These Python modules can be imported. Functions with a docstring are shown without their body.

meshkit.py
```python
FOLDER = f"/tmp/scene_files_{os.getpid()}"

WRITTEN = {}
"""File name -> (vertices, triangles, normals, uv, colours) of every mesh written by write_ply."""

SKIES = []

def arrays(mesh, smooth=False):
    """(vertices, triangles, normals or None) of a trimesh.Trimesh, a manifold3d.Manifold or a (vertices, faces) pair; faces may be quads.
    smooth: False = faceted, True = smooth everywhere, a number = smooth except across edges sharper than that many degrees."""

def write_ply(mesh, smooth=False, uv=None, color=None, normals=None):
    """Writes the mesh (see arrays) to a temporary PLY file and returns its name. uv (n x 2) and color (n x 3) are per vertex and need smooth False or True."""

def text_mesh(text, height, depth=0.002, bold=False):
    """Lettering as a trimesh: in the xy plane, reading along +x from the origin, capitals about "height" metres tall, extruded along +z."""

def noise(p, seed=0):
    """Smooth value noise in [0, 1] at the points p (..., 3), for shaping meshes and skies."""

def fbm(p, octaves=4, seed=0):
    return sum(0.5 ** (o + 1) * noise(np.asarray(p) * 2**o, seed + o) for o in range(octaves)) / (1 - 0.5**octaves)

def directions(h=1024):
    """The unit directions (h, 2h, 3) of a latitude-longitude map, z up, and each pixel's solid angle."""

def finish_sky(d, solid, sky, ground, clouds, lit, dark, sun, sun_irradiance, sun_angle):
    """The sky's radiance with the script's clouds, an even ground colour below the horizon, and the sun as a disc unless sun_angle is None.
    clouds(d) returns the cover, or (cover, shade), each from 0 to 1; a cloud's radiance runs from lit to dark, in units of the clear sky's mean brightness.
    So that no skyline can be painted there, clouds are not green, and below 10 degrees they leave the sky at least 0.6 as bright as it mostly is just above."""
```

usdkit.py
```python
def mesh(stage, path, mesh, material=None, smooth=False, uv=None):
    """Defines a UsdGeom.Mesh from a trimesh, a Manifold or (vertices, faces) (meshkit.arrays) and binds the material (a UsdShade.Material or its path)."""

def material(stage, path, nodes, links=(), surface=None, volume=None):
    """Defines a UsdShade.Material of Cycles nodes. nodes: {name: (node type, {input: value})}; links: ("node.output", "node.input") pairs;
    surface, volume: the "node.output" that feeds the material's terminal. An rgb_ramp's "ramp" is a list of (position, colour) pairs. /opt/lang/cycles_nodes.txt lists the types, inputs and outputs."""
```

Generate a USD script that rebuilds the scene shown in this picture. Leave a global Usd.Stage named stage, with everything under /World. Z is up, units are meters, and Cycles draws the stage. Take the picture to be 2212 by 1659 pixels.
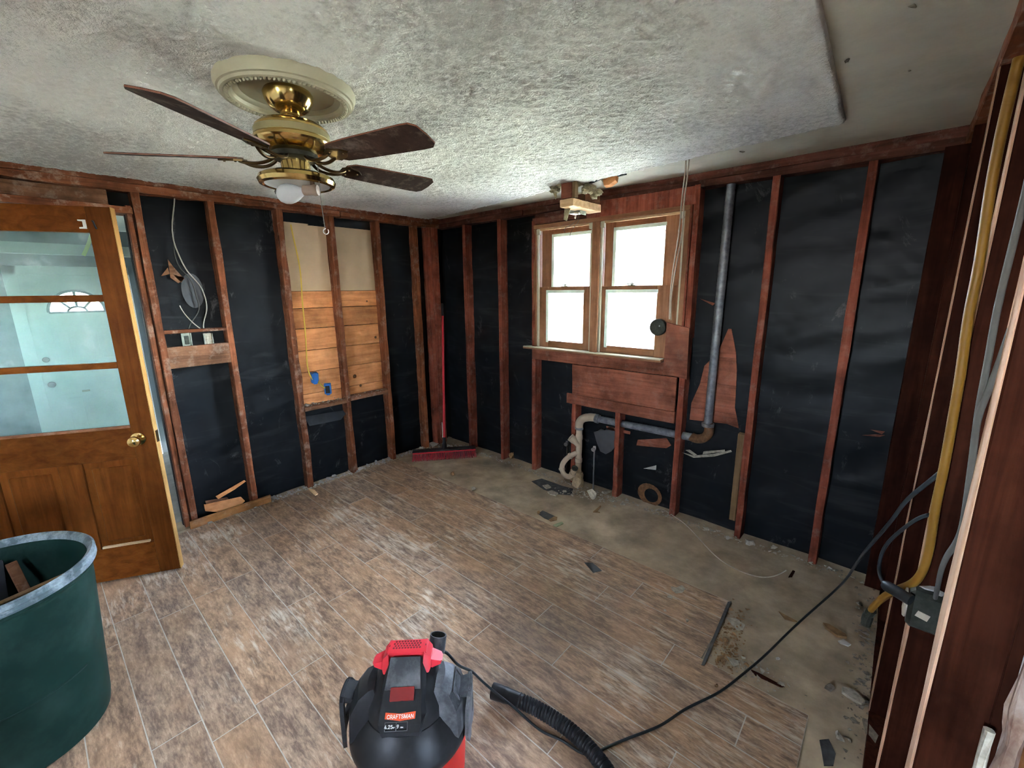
import math, random
import numpy as np
import trimesh
import usdkit, meshkit
from pxr import Usd, UsdGeom, UsdLux, UsdShade, Gf
from shapely.geometry import Polygon, box as sbox
from shapely import affinity

stage = Usd.Stage.CreateInMemory()
UsdGeom.SetStageUpAxis(stage, 'Z')
UsdGeom.Xform.Define(stage, '/World')
UsdGeom.Scope.Define(stage, '/World/Looks')

# ------------------------------------------------------------------ camera
# x runs along the far (window) wall to the right, the room lies at y < 0, z is up; metres
EYE = np.array([3.52889, -2.89243, 1.61129])
YAW, PITCH, ROLL, FPX = -0.729356, 0.215686, -0.0113501, 934.635
H = 2.29                                              # ceiling height
_f = np.array([math.sin(YAW) * math.cos(PITCH), math.cos(YAW) * math.cos(PITCH), -math.sin(PITCH)])
_r = np.array([math.cos(YAW), -math.sin(YAW), 0.0])
_u = np.cross(_r, _f)
CR = math.cos(ROLL) * _r + math.sin(ROLL) * _u
CU = -math.sin(ROLL) * _r + math.cos(ROLL) * _u
cam = UsdGeom.Camera.Define(stage, '/World/camera')
cam.CreateHorizontalApertureAttr(36.0)
cam.CreateVerticalApertureAttr(27.0)
cam.CreateFocalLengthAttr(FPX / 2212 * 36.0)
cam.CreateClippingRangeAttr((0.02, 500.0))
cam.AddTransformOp().Set(Gf.Matrix4d(*CR, 0, *CU, 0, *(-_f), 0, *EYE, 1))
cam.CreateExposureAttr(5.65)

# ------------------------------------------------------------------ daylight
def mat(name, nodes, links, surface='p.BSDF'):
    return usdkit.material(stage, '/World/Looks/' + name, nodes, links, surface=surface)

sky_mat = mat('sky', {'s': ('sky_texture', {'sky_type': 'multiple_scattering', 'sun_disc': False, 'sun_elevation': 0.95, 'sun_rotation': 1.2}),
                      'w': ('mix_color', {'fac': 0.75, 'b': (3.0, 3.0, 3.1), 'use_clamp': False}),
                      'b': ('background_shader', {'strength': 0.65})},
              [('s.color', 'w.a'), ('w.result', 'b.color')], surface='b.background')
dome = UsdLux.DomeLight.Define(stage, '/World/sky_dome')
UsdShade.MaterialBindingAPI.Apply(dome.GetPrim()).Bind(sky_mat)
sun = UsdLux.DistantLight.Define(stage, '/World/sun')
sun.CreateIntensityAttr(32.0)
sun.CreateAngleAttr(0.6)
sun.CreateColorAttr((1.0, 0.96, 0.88))
sun.AddRotateXYZOp().Set((0, -33, 0))                 # high sun from the left, along the window wall

# ------------------------------------------------------------------ helpers
def ray(px, py):
    d = _f + (px - 1106) / FPX * CR - (py - 829.5) / FPX * CU
    return d

def hit(px, py, ax, v):
    d = ray(px, py)
    return EYE + d * ((v - EYE[ax]) / d[ax])

def onx(px, py, x=0.0): return hit(px, py, 0, x)
def ony(px, py, y=0.0): return hit(px, py, 1, y)
def onz(px, py, z=0.0): return hit(px, py, 2, z)

USED, LOC = {}, {}

def numbered(parent, name):
    k = f'{parent}/{name}'
    n = USED.get(k, 0)
    USED[k] = n + 1
    return k if n == 0 else f'{k}_{n:03d}'

def tag(prim, label=None, cat=None, group=None, kind=None):
    for k, v in (('label', label), ('category', cat), ('group', group), ('kind', kind)):
        if v:
            prim.SetCustomDataByKey(k, v)
    return prim

def thing(name, label, cat, loc=(0, 0, 0), rotz=None, group=None, kind=None):
    p = numbered('/World', name)
    x = UsdGeom.Xform.Define(stage, p)
    x.AddTranslateOp().Set(Gf.Vec3d(*map(float, loc)))
    if rotz is not None:
        x.AddRotateZOp().Set(float(rotz))
        LOC[p] = np.zeros(3)
    else:
        LOC[p] = np.array(loc, float)
    tag(x.GetPrim(), label, cat, group, kind)
    return p

def struct(name, label=None):
    return thing(name, label, None, kind='structure')

def get(m):
    return m.done() if isinstance(m, MB) else m

def part(parent, name, mesh, m, label=None, smooth=False, kind=None):
    root = '/'.join(parent.split('/')[:3])
    v, f, n = meshkit.arrays(get(mesh), smooth)
    v = v - LOC[root]
    p = numbered(parent, name)
    me = UsdGeom.Mesh.Define(stage, p)
    fill(me, v, f, n, m)
    tag(me.GetPrim(), label, None, None, kind)
    return p

def solo(name, mesh, m, label, cat, group=None, kind=None, smooth=False):
    p = numbered('/World', name)
    v, f, n = meshkit.arrays(get(mesh), smooth)
    me = UsdGeom.Mesh.Define(stage, p)
    c = np.array([v[:, 0].mean(), v[:, 1].mean(), v[:, 2].min()])
    me.AddTranslateOp().Set(Gf.Vec3d(*map(float, c)))
    fill(me, v - c, f, n, m)
    tag(me.GetPrim(), label, cat, group, kind)
    LOC[p] = c
    return p

def fill(me, v, f, n, m):
    from pxr import Vt
    me.CreatePointsAttr(Vt.Vec3fArray.FromNumpy(v.astype(np.float32)))
    me.CreateFaceVertexCountsAttr(Vt.IntArray.FromNumpy(np.full(len(f), 3, np.int32)))
    me.CreateFaceVertexIndicesAttr(Vt.IntArray.FromNumpy(f.astype(np.int32).ravel()))
    me.CreateSubdivisionSchemeAttr('none')
    if n is not None:
        me.CreateNormalsAttr(Vt.Vec3fArray.FromNumpy(n.astype(np.float32)))
        me.SetNormalsInterpolation('vertex')
    UsdShade.MaterialBindingAPI.Apply(me.GetPrim()).Bind(M[m] if isinstance(m, str) else m)

def unit(a):
    a = np.asarray(a, float)
    return a / np.linalg.norm(a)

def hullof(pts):
    return trimesh.convex.convex_hull(np.asarray(pts, float))

def boxpts(lo, hi, b):
    lo, hi = np.minimum(lo, hi).astype(float), np.maximum(lo, hi).astype(float)
    b = min(b, 0.45 * (hi - lo).min())
    P = []
    for i in (0, 1):
        for j in (0, 1):
            for k in (0, 1):
                c = np.where([i, j, k], hi, lo)
                s = np.where([i, j, k], -1.0, 1.0)
                if b <= 0:
                    P.append(c)
                else:
                    for a in range(3):
                        e = s * b
                        e[a] = 0
                        P.append(c + e)
    return np.array(P)

def smoothpath(pts, n=8):
    from scipy.interpolate import CubicSpline
    P = np.asarray(pts, float)
    if len(P) == 2:
        return P
    t = np.r_[0, np.cumsum(np.linalg.norm(np.diff(P, axis=0), axis=1) ** 0.7)]
    cs = CubicSpline(t, P)
    return cs(np.linspace(0, t[-1], n * (len(P) - 1) + 1))

def tubemesh(P, r, n=10, cap=True, flat=1.0):
    P = np.asarray(P, float)
    r = np.broadcast_to(np.asarray(r, float), (len(P),))
    T = np.gradient(P, axis=0)
    T /= np.maximum(np.linalg.norm(T, axis=1, keepdims=True), 1e-9)
    a = np.array([0, 0, 1.0]) if abs(T[0][2]) < 0.9 else np.array([1.0, 0, 0])
    N = unit(np.cross(T[0], a))
    V = []
    ang = np.arange(n) / n * 2 * np.pi
    for i in range(len(P)):
        N = unit(N - T[i] * (N @ T[i]))
        B = np.cross(T[i], N)
        V.append(P[i] + r[i] * (np.outer(np.cos(ang), N) + flat * np.outer(np.sin(ang), B)))
    V = np.vstack(V)
    F = []
    for i in range(len(P) - 1):
        for j in range(n):
            k = (j + 1) % n
            a0, a1, b0, b1 = i * n + j, i * n + k, (i + 1) * n + j, (i + 1) * n + k
            F += [[a0, a1, b1], [a0, b1, b0]]
    if cap:
        V = np.vstack([V, P[0], P[-1]])
        c0, c1 = len(V) - 2, len(V) - 1
        e = (len(P) - 1) * n
        for j in range(n):
            k = (j + 1) % n
            F += [[c0, k, j], [c1, e + j, e + k]]
    return trimesh.Trimesh(V, F, process=False)

def lathemesh(prof, o=(0, 0, 0), axis=(0, 0, 1), n=48):
    prof = np.asarray(prof, float)
    ax = unit(axis)
    a = np.array([1.0, 0, 0]) if abs(ax[0]) < 0.9 else np.array([0, 1.0, 0])
    X = unit(a - ax * (a @ ax))
    Y = np.cross(ax, X)
    ang = np.arange(n) / n * 2 * np.pi
    V = []
    for r, z in prof:
        V.append(np.asarray(o) + ax * z + r * (np.outer(np.cos(ang), X) + np.outer(np.sin(ang), Y)))
    V = np.vstack(V)
    F = []
    for i in range(len(prof) - 1):
        for j in range(n):
            k = (j + 1) % n
            a0, a1, b0, b1 = i * n + j, i * n + k, (i + 1) * n + j, (i + 1) * n + k
            F += [[a0, a1, b1], [a0, b1, b0]]
    return trimesh.Trimesh(V, F, process=False)

def prismmesh(poly, o, ux, uy, thick):
    """poly: shapely polygon or list of 2-D points in the plane o + a*ux + b*uy, extruded along ux x uy by thick."""
    if not isinstance(poly, Polygon):
        poly = Polygon(poly)
    if not poly.is_valid:
        poly = poly.buffer(0)
    m = trimesh.creation.extrude_polygon(poly, abs(thick), engine='earcut')
    ux, uy = np.asarray(ux, float), np.asarray(uy, float)
    uz = np.cross(ux, uy)
    v = m.vertices
    if thick < 0:
        v = v + [0, 0, thick]
    W = np.asarray(o, float) + v[:, :1] * ux + v[:, 1:2] * uy + v[:, 2:3] * uz
    return trimesh.Trimesh(W, m.faces, process=False)

class MB:
    def __init__(s): s.m = []
    def add(s, t): s.m.append(t); return s
    def box(s, lo, hi, b=0.002): s.m.append(hullof(boxpts(lo, hi, b))); return s
    def obox(s, c, ax, half, b=0.002):
        P = boxpts(-np.asarray(half, float), half, b)
        A = np.array([unit(a) for a in ax])
        s.m.append(hullof(np.asarray(c) + P @ A)); return s
    def tube(s, pts, r, n=10, sm=6, cap=True, flat=1.0):
        s.m.append(tubemesh(smoothpath(pts, sm) if sm else pts, r, n, cap, flat)); return s
    def lathe(s, prof, o=(0, 0, 0), axis=(0, 0, 1), n=48): s.m.append(lathemesh(prof, o, axis, n)); return s
    def prism(s, poly, o, ux, uy, t): s.m.append(prismmesh(poly, o, ux, uy, t)); return s
    def text(s, txt, h, o, ux, uy, depth=0.0006, bold=True, centre=True):
        t = meshkit.text_mesh(txt, h, depth, bold)
        v = np.array(t.vertices)
        if centre:
            v[:, 0] -= (v[:, 0].min() + v[:, 0].max()) / 2
            v[:, 1] -= (v[:, 1].min() + v[:, 1].max()) / 2
        ux, uy = unit(ux), unit(uy)
        s.m.append(trimesh.Trimesh(np.asarray(o) + v[:, :1] * ux + v[:, 1:2] * uy + v[:, 2:3] * np.cross(ux, uy), t.faces, process=False)); return s
    def done(s):
        return s.m[0] if len(s.m) == 1 else trimesh.util.concatenate(s.m)

def lumber(lo, hi, seed=0, jit=0.0012, seg=None, ch=0.003):
    """A sawn length of wood: eight-sided section with worn corners, wandering a little along its longest axis."""
    lo, hi = np.minimum(lo, hi).astype(float), np.maximum(lo, hi).astype(float)
    d = hi - lo
    ax = int(np.argmax(d))
    a, b = [i for i in range(3) if i != ax]
    seg = seg or max(2, int(d[ax] / 0.2))
    rng = np.random.default_rng(seed)
    ch = min(ch, 0.3 * min(d[a], d[b]))
    sec = np.array([(ch, 0), (d[a] - ch, 0), (d[a], ch), (d[a], d[b] - ch), (d[a] - ch, d[b]), (ch, d[b]), (0, d[b] - ch), (0, ch)])
    V = []
    for i in range(seg + 1):
        s = sec + rng.normal(0, jit, sec.shape)
        P = np.zeros((8, 3))
        P[:, a], P[:, b], P[:, ax] = lo[a] + s[:, 0], lo[b] + s[:, 1], lo[ax] + d[ax] * i / seg
        V.append(P)
    F = []
    for i in range(seg):
        for j in range(8):
            k = (j + 1) % 8
            F += [[i * 8 + j, i * 8 + k, i * 8 + 8 + k], [i * 8 + j, i * 8 + 8 + k, i * 8 + 8 + j]]
    e = seg * 8
    for j in range(1, 7):
        F += [[0, j + 1, j], [e, e + j, e + j + 1]]
    m = trimesh.Trimesh(np.vstack(V), F, process=False)
    if (ax, a, b) in ((1, 0, 2),):
        m.invert()
    return m

def chunkmesh(c, size, seed, flat=0.5):
    rng = np.random.default_rng(seed)
    P = rng.normal(0, 1, (14, 3))
    P /= np.linalg.norm(P, axis=1, keepdims=True)
    P *= rng.uniform(0.55, 1.0, (14, 1))
    P *= np.asarray(size) * np.array([1, 1, flat])
    a = rng.uniform(0, 6.28)
    P = P @ np.array([[math.cos(a), -math.sin(a), 0], [math.sin(a), math.cos(a), 0], [0, 0, 1]])
    P[:, 2] -= P[:, 2].min()
    return hullof(P + np.asarray(c))

def platemesh(poly3, thick, up):
    """A thin piece with the outline poly3 (points lying near one plane), thickened along up."""
    P = np.asarray(poly3, float)
    o = P.mean(0)
    uz = unit(up)
    ux = unit(np.cross([0, 0, 1.0] if abs(uz[2]) < 0.9 else [0, 1.0, 0], uz))
    uy = np.cross(uz, ux)
    q = np.c_[(P - o) @ ux, (P - o) @ uy]
    return prismmesh(q, o, ux, uy, thick)

# ------------------------------------------------------------------ materials
M = {}
G = ('geometry', {})

def plain(name, col, rough=0.6, metal=0.0, vary=0.12, scale=9.0, bump=0.0, dust=0.0, dustcol=(.30, .28, .25), spec=0.22, dscale=5.0):
    a = tuple(max(0, c * (1 - vary)) for c in col)
    b = tuple(c * (1 + vary) for c in col)
    N = {'g': G, 'n': ('noise_texture', {'scale': scale, 'detail': 5.0, 'roughness': 0.6}), 'r': ('rgb_ramp', {'ramp': [(0.3, a), (0.7, b)]}),
         'p': ('principled_bsdf', {'roughness': rough, 'metallic': metal, 'specular_ior_level': spec})}
    L = [('g.position', 'n.vector'), ('n.fac', 'r.fac')]
    out = 'r.color'
    if dust:
        N |= {'dn': ('noise_texture', {'scale': dscale, 'detail': 8.0, 'roughness': 0.7}), 'dr': ('rgb_ramp', {'ramp': [(0.45, (0, 0, 0)), (0.72, (dust,) * 3)]}),
              'dm': ('mix_color', {'b': dustcol})}
        L += [('g.position', 'dn.vector'), ('dn.fac', 'dr.fac'), ('dr.color', 'dm.fac'), ('r.color', 'dm.a')]
        out = 'dm.result'
    L.append((out, 'p.base_color'))
    if bump:
        N['b'] = ('bump', {'strength': 0.5, 'distance': bump})
        N['bn'] = ('noise_texture', {'scale': scale * 6, 'detail': 4.0})
        L += [('g.position', 'bn.vector'), ('bn.fac', 'b.height'), ('b.normal', 'p.normal')]
    M[name] = mat(name, N, L)

def wood(name, c1, c2, c3, axis='z', rough=0.75, dust=0.0, dustcol=(.42, .36, .30), fine=38.0, along=2.2, stain=0.5, spec=0.1):
    sc = {'x': (along, fine, fine), 'y': (fine, along, fine), 'z': (fine, fine, along)}[axis]
    N = {'g': G, 'o': ('object_info', {}), 'ov': ('combine_xyz', {}), 'om': ('math', {'math_type': 'multiply', 'value2': 37.0}),
         'va': ('vector_math', {'math_type': 'add'}),
         'm': ('mapping', {'scale': sc}), 'n': ('noise_texture', {'scale': 1.0, 'detail': 6.0, 'roughness': 0.62, 'distortion': 0.6}),
         'r': ('rgb_ramp', {'ramp': [(0.28, c1), (0.5, c2), (0.74, c3)]}),
         'sn': ('noise_texture', {'scale': 4.5, 'detail': 5.0, 'roughness': 0.65}),
         'sr': ('rgb_ramp', {'ramp': [(0.35, (1 - stain,) * 3), (0.6, (1.08,) * 3)]}),
         'sm': ('mix_color', {'blend_type': 'multiply', 'fac': 1.0}),
         'rm': ('map_range', {'from_min': 0.0, 'from_max': 1.0, 'to_min': 0.78, 'to_max': 1.2}),
         'h': ('hsv', {}),
         'b': ('bump', {'strength': 0.45, 'distance': 0.0025}),
         'p': ('principled_bsdf', {'roughness': rough, 'specular_ior_level': spec})}
    L = [('o.random', 'om.value1'), ('om.value', 'ov.x'), ('om.value', 'ov.y'), ('om.value', 'ov.z'), ('g.position', 'va.vector1'), ('ov.vector', 'va.vector2'),
         ('va.vector', 'm.vector'), ('m.vector', 'n.vector'), ('n.fac', 'r.fac'), ('va.vector', 'sn.vector'), ('sn.fac', 'sr.fac'),
         ('r.color', 'sm.a'), ('sr.color', 'sm.b'), ('o.random', 'rm.value'), ('rm.result', 'h.value'), ('sm.result', 'h.color'),
         ('n.fac', 'b.height'), ('b.normal', 'p.normal')]
    out = 'h.color'
    if dust:
        N |= {'dn': ('noise_texture', {'scale': 13.0, 'detail': 8.0, 'roughness': 0.72}), 'dr': ('rgb_ramp', {'ramp': [(0.52, (0, 0, 0)), (0.66, (dust,) * 3)]}), 'dm': ('mix_color', {'b': dustcol})}
        L += [('va.vector', 'dn.vector'), ('dn.fac', 'dr.fac'), ('dr.color', 'dm.fac'), (out, 'dm.a')]
        out = 'dm.result'
    L.append((out, 'p.base_color'))
    M[name] = mat(name, N, L)
#@MATS
RED = ((.080, .024, .010), (.165, .052, .022), (.25, .092, .042))
wood('stud_wood', *RED, 'z', dust=0.4, dustcol=(.34, .25, .19))
wood('stud_wood_far', (0.1122, 0.02785, 0.01602), (0.2133, 0.05408, 0.03071), (0.2917, 0.08603, 0.05008), 'z', dust=0.14)
wood('plate_wood', *RED, 'y', dust=0.55, dustcol=(.34, .25, .19))
wood('plate_wood_far', (0.0504, 0.01824, 0.01156), (0.1008, 0.03496, 0.02244), (0.1512, 0.057, 0.0374), 'x', dust=0.16)
wood('block_wood', (0.098, 0.042, 0.021), (0.175, 0.077, 0.0385), (0.238, 0.112, 0.0595), 'y', dust=0.2)
wood('board_wood', (0.3701, 0.1365, 0.04713), (0.5346, 0.2183, 0.0814), (0.6375, 0.2909, 0.12), 'y', dust=0.0, along=3.0, fine=30, stain=0.35)
wood('board_red', (0.1446, 0.04638, 0.02495), (0.2296, 0.07481, 0.04297), (0.2892, 0.101, 0.05891), 'x', dust=0.1)
wood('pale_wood', (.42, .24, .12), (.56, .35, .19), (.66, .44, .26), 'x', stain=0.25)
wood('pale_wood_up', (0.143, 0.0825, 0.0385), (0.198, 0.121, 0.0605), (0.2475, 0.1595, 0.088), 'z', stain=0.25)
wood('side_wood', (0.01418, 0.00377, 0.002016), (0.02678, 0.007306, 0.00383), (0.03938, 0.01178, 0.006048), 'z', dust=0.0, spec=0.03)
wood('lit_edge_wood', (0.3, 0.156, 0.09), (0.396, 0.228, 0.144), (0.456, 0.288, 0.192), 'z', dust=0.15, stain=0.2)
wood('base_wood', (0.21, 0.084, 0.0245), (0.322, 0.14, 0.0455), (0.392, 0.189, 0.07), 'y', dust=0.15)
wood('door_wood', (0.06324, 0.01763, 0.003373), (0.09697, 0.02883, 0.005396), (0.1265, 0.04165, 0.008769), 'z', rough=0.5, stain=0.25, fine=26, spec=0.03)
wood('door_wood_cross', (0.06324, 0.01763, 0.003373), (0.09697, 0.02883, 0.005396), (0.1265, 0.04165, 0.008769), 'y', rough=0.5, stain=0.25, fine=26, spec=0.03)
wood('door_edge', (0.252, 0.119, 0.0315), (0.35, 0.182, 0.056), (0.42, 0.238, 0.084), 'z', stain=0.2)
wood('window_wood', (0.15, 0.06375, 0.03), (0.225, 0.105, 0.0525), (0.285, 0.1425, 0.075), 'z', rough=0.6, stain=0.3)
wood('window_wood_cross', (0.15, 0.06375, 0.03), (0.225, 0.105, 0.0525), (0.285, 0.1425, 0.075), 'x', rough=0.6, stain=0.3)
wood('blade_wood', (0.021, 0.0112, 0.0084), (0.0385, 0.021, 0.0154), (0.0595, 0.0336, 0.0252), 'x', rough=0.55, dust=0.25, fine=20, along=20)
plain('blade_edge', (.16, .06, .035), 0.5)
plain('shell', (0.012, 0.0108, 0.0096), 0.9)
plain('plaster', (0.372, 0.348, 0.312), 0.9, bump=0.002, vary=0.18, scale=16)
wood('plaster_edge', (.20, .10, .07), (.38, .26, .20), (.55, .44, .38), 'z', fine=60, along=14, stain=0.5)
plain('smooth_ceiling', (0.52, 0.4888, 0.3952), 0.9, vary=0.10, scale=3.0, dust=0.35, dustcol=(.20, .17, .12), dscale=2.2)
plain('gouged_plaster', (.17, .145, .11), 0.9, vary=0.3)
plain('cream_trim', (0.368, 0.328, 0.232), 0.5, vary=0.06, dust=0.25, dustcol=(.30, .25, .17))
plain('brass', (.62, .44, .17), 0.16, metal=1.0, vary=0.05, dust=0.25, dustcol=(.28, .20, .09))
plain('brass_matte', (.30, .25, .13), 0.45, metal=0.4)
plain('dark_brass', (0.1, 0.065, 0.03), 0.35, metal=1.0, vary=0.15)
plain('white_enamel', (0.45, 0.45, 0.444), 0.4, vary=0.03)
plain('porcelain', (0.21, 0.15, 0.11), 0.5, vary=0.2)
plain('bulb', (0.36, 0.36, 0.351), 0.25, vary=0.02)
plain('chain', (0.14, 0.132, 0.12), 0.4, metal=0.8)
plain('galvanised', (0.1215, 0.126, 0.135), 0.5, metal=0.55, vary=0.3, scale=40, dust=0.4, dustcol=(.40, .38, .36), dscale=14)
plain('cream_pipe', (0.372, 0.2914, 0.2046), 0.5, vary=0.12, scale=14, dust=0.35, dustcol=(.30, .20, .12))
plain('cement', (0.3276, 0.2368, 0.1373), 0.95, vary=0.3, scale=30, bump=0.004)
plain('rust', (0.105, 0.049, 0.021), 0.8, vary=0.4, scale=50)
plain('steel', (0.225, 0.225, 0.22), 0.35, metal=0.9, vary=0.15, scale=20)
plain('old_box', (0.2, 0.21, 0.17), 0.5, metal=0.4, vary=0.3, scale=30)
plain('dark_metal', (0.024, 0.026, 0.02), 0.5, metal=0.3, vary=0.4, scale=40, dust=0.2, dustcol=(.14, .13, .09), dscale=25)
plain('blue_plastic', (0.021, 0.105, 0.294), 0.45, vary=0.05)
plain('black_plastic', (0.00588, 0.00588, 0.0063), 0.42, vary=0.2, dust=0.10, dustcol=(.12, .12, .12), dscale=9)
plain('grey_plastic', (0.0288, 0.02976, 0.03168), 0.42, vary=0.1, dust=0.35, dustcol=(.25, .25, .25), dscale=14)
plain('red_plastic', (0.3596, 0.01364, 0.01116), 0.35, vary=0.04)
plain('handle_red', (0.4752, 0.0216, 0.0324), 0.42, vary=0.05)
plain('switch_red', (0.156, 0.0132, 0.012), 0.45, vary=0.1)
plain('dark_red', (.12, .006, .010), 0.6)
plain('label_red', (0.5625, 0.06375, 0.01875), 0.4, vary=0.02)
plain('print_white', (0.6, 0.585, 0.555), 0.6, vary=0.02)
plain('print_grey', (0.119, 0.1155, 0.1085), 0.6, vary=0.02)
plain('black_rubber', (0.0072, 0.0078, 0.0084), 0.45, vary=0.2)
plain('cord_black', (.014, .017, .018), 0.42, vary=0.2, spec=0.15)
plain('cable_white', (0.3025, 0.275, 0.22), 0.6, vary=0.15)
plain('cable_tan', (0.372, 0.312, 0.24), 0.6, vary=0.15)
plain('cable_yellow', (0.51, 0.345, 0.045), 0.5, vary=0.08)
plain('cable_orange', (0.1683, 0.07948, 0.01028), 0.5, vary=0.12)
plain('cable_grey', (0.056, 0.0532, 0.0462), 0.7, vary=0.2)
plain('bin_green', (.0026, .0105, .0078), 0.48, vary=0.2, scale=5, dust=0.35, dustcol=(.03, .055, .044), dscale=4, spec=0.08)
plain('bin_rim', (0.042, 0.057, 0.06), 0.5, vary=0.3, scale=12, dust=0.8, dustcol=(.34, .37, .38), dscale=9)
plain('beige_panel', (0.4496, 0.3226, 0.1955), 0.85, vary=0.06, scale=6)
plain('grey_patch', (0.056, 0.056, 0.058), 0.7, vary=0.15)
plain('insulation', (0.3465, 0.2888, 0.1785), 0.95, vary=0.25, scale=40, bump=0.01)
plain('debris', (0.162, 0.135, 0.1035), 0.95, vary=0.5, scale=60)
plain('debris_light', (0.286, 0.253, 0.198), 0.95, vary=0.35, scale=50)
plain('debris_wood', (0.21, 0.12, 0.055), 0.9, vary=0.3, scale=30)
plain('debris_green', (0.228, 0.252, 0.15), 0.9, vary=0.2, scale=30)
plain('debris_dark', (.05, .05, .05), 0.85, vary=0.4, scale=30)
plain('bristle_red', (0.252, 0.024, 0.03), 0.7, vary=0.1)
plain('bristle_black', (.02, .025, .03), 0.7)
plain('porch_wall', (0.165, 0.198, 0.209), 0.9, vary=0.06)
plain('porch_ceiling', (0.462, 0.504, 0.462), 0.9, vary=0.04)
plain('porch_white', (0.576, 0.608, 0.576), 0.6, vary=0.04)
plain('porch_floor', (.25, .24, .22), 0.9, vary=0.2)
plain('mint_trim', (.62, .72, .64), 0.6, vary=0.15, scale=12)
plain('lime_reflection', (.72, .85, .25), 0.6)
plain('grass', (.43, .405, .27), 0.95, vary=0.3, scale=2)
plain('wall_paint', (0.495, 0.45, 0.396), 0.9)
plain('torn_paper', (0.0175, 0.0185, 0.02), 0.75, vary=0.3)

# black building paper: dusty, creased, chalky smears, crease sheen painted as grey streaks
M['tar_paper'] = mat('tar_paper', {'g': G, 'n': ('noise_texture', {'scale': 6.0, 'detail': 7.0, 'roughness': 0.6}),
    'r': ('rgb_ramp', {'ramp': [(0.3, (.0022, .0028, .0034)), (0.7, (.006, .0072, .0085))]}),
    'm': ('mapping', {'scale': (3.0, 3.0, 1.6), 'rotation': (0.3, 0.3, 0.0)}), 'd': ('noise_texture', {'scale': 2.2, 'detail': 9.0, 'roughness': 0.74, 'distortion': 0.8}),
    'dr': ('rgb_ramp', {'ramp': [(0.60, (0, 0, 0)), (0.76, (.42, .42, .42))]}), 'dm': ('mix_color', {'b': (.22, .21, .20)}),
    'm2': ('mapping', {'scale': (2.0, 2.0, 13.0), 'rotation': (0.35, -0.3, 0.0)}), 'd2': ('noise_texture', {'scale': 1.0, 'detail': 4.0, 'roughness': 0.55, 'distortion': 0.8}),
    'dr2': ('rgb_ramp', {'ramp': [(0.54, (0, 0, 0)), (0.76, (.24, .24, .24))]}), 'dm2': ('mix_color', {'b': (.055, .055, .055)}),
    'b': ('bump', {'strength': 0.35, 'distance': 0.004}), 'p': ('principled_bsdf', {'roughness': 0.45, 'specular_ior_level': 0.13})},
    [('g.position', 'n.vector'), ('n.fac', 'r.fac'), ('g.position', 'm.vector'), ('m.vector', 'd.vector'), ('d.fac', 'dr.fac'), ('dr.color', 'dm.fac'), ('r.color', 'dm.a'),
     ('g.position', 'm2.vector'), ('m2.vector', 'd2.vector'), ('d2.fac', 'dr2.fac'), ('dr2.color', 'dm2.fac'), ('dm.result', 'dm2.a'), ('dm2.result', 'p.base_color'), ('n.fac', 'b.height'), ('b.normal', 'p.normal')])

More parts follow.
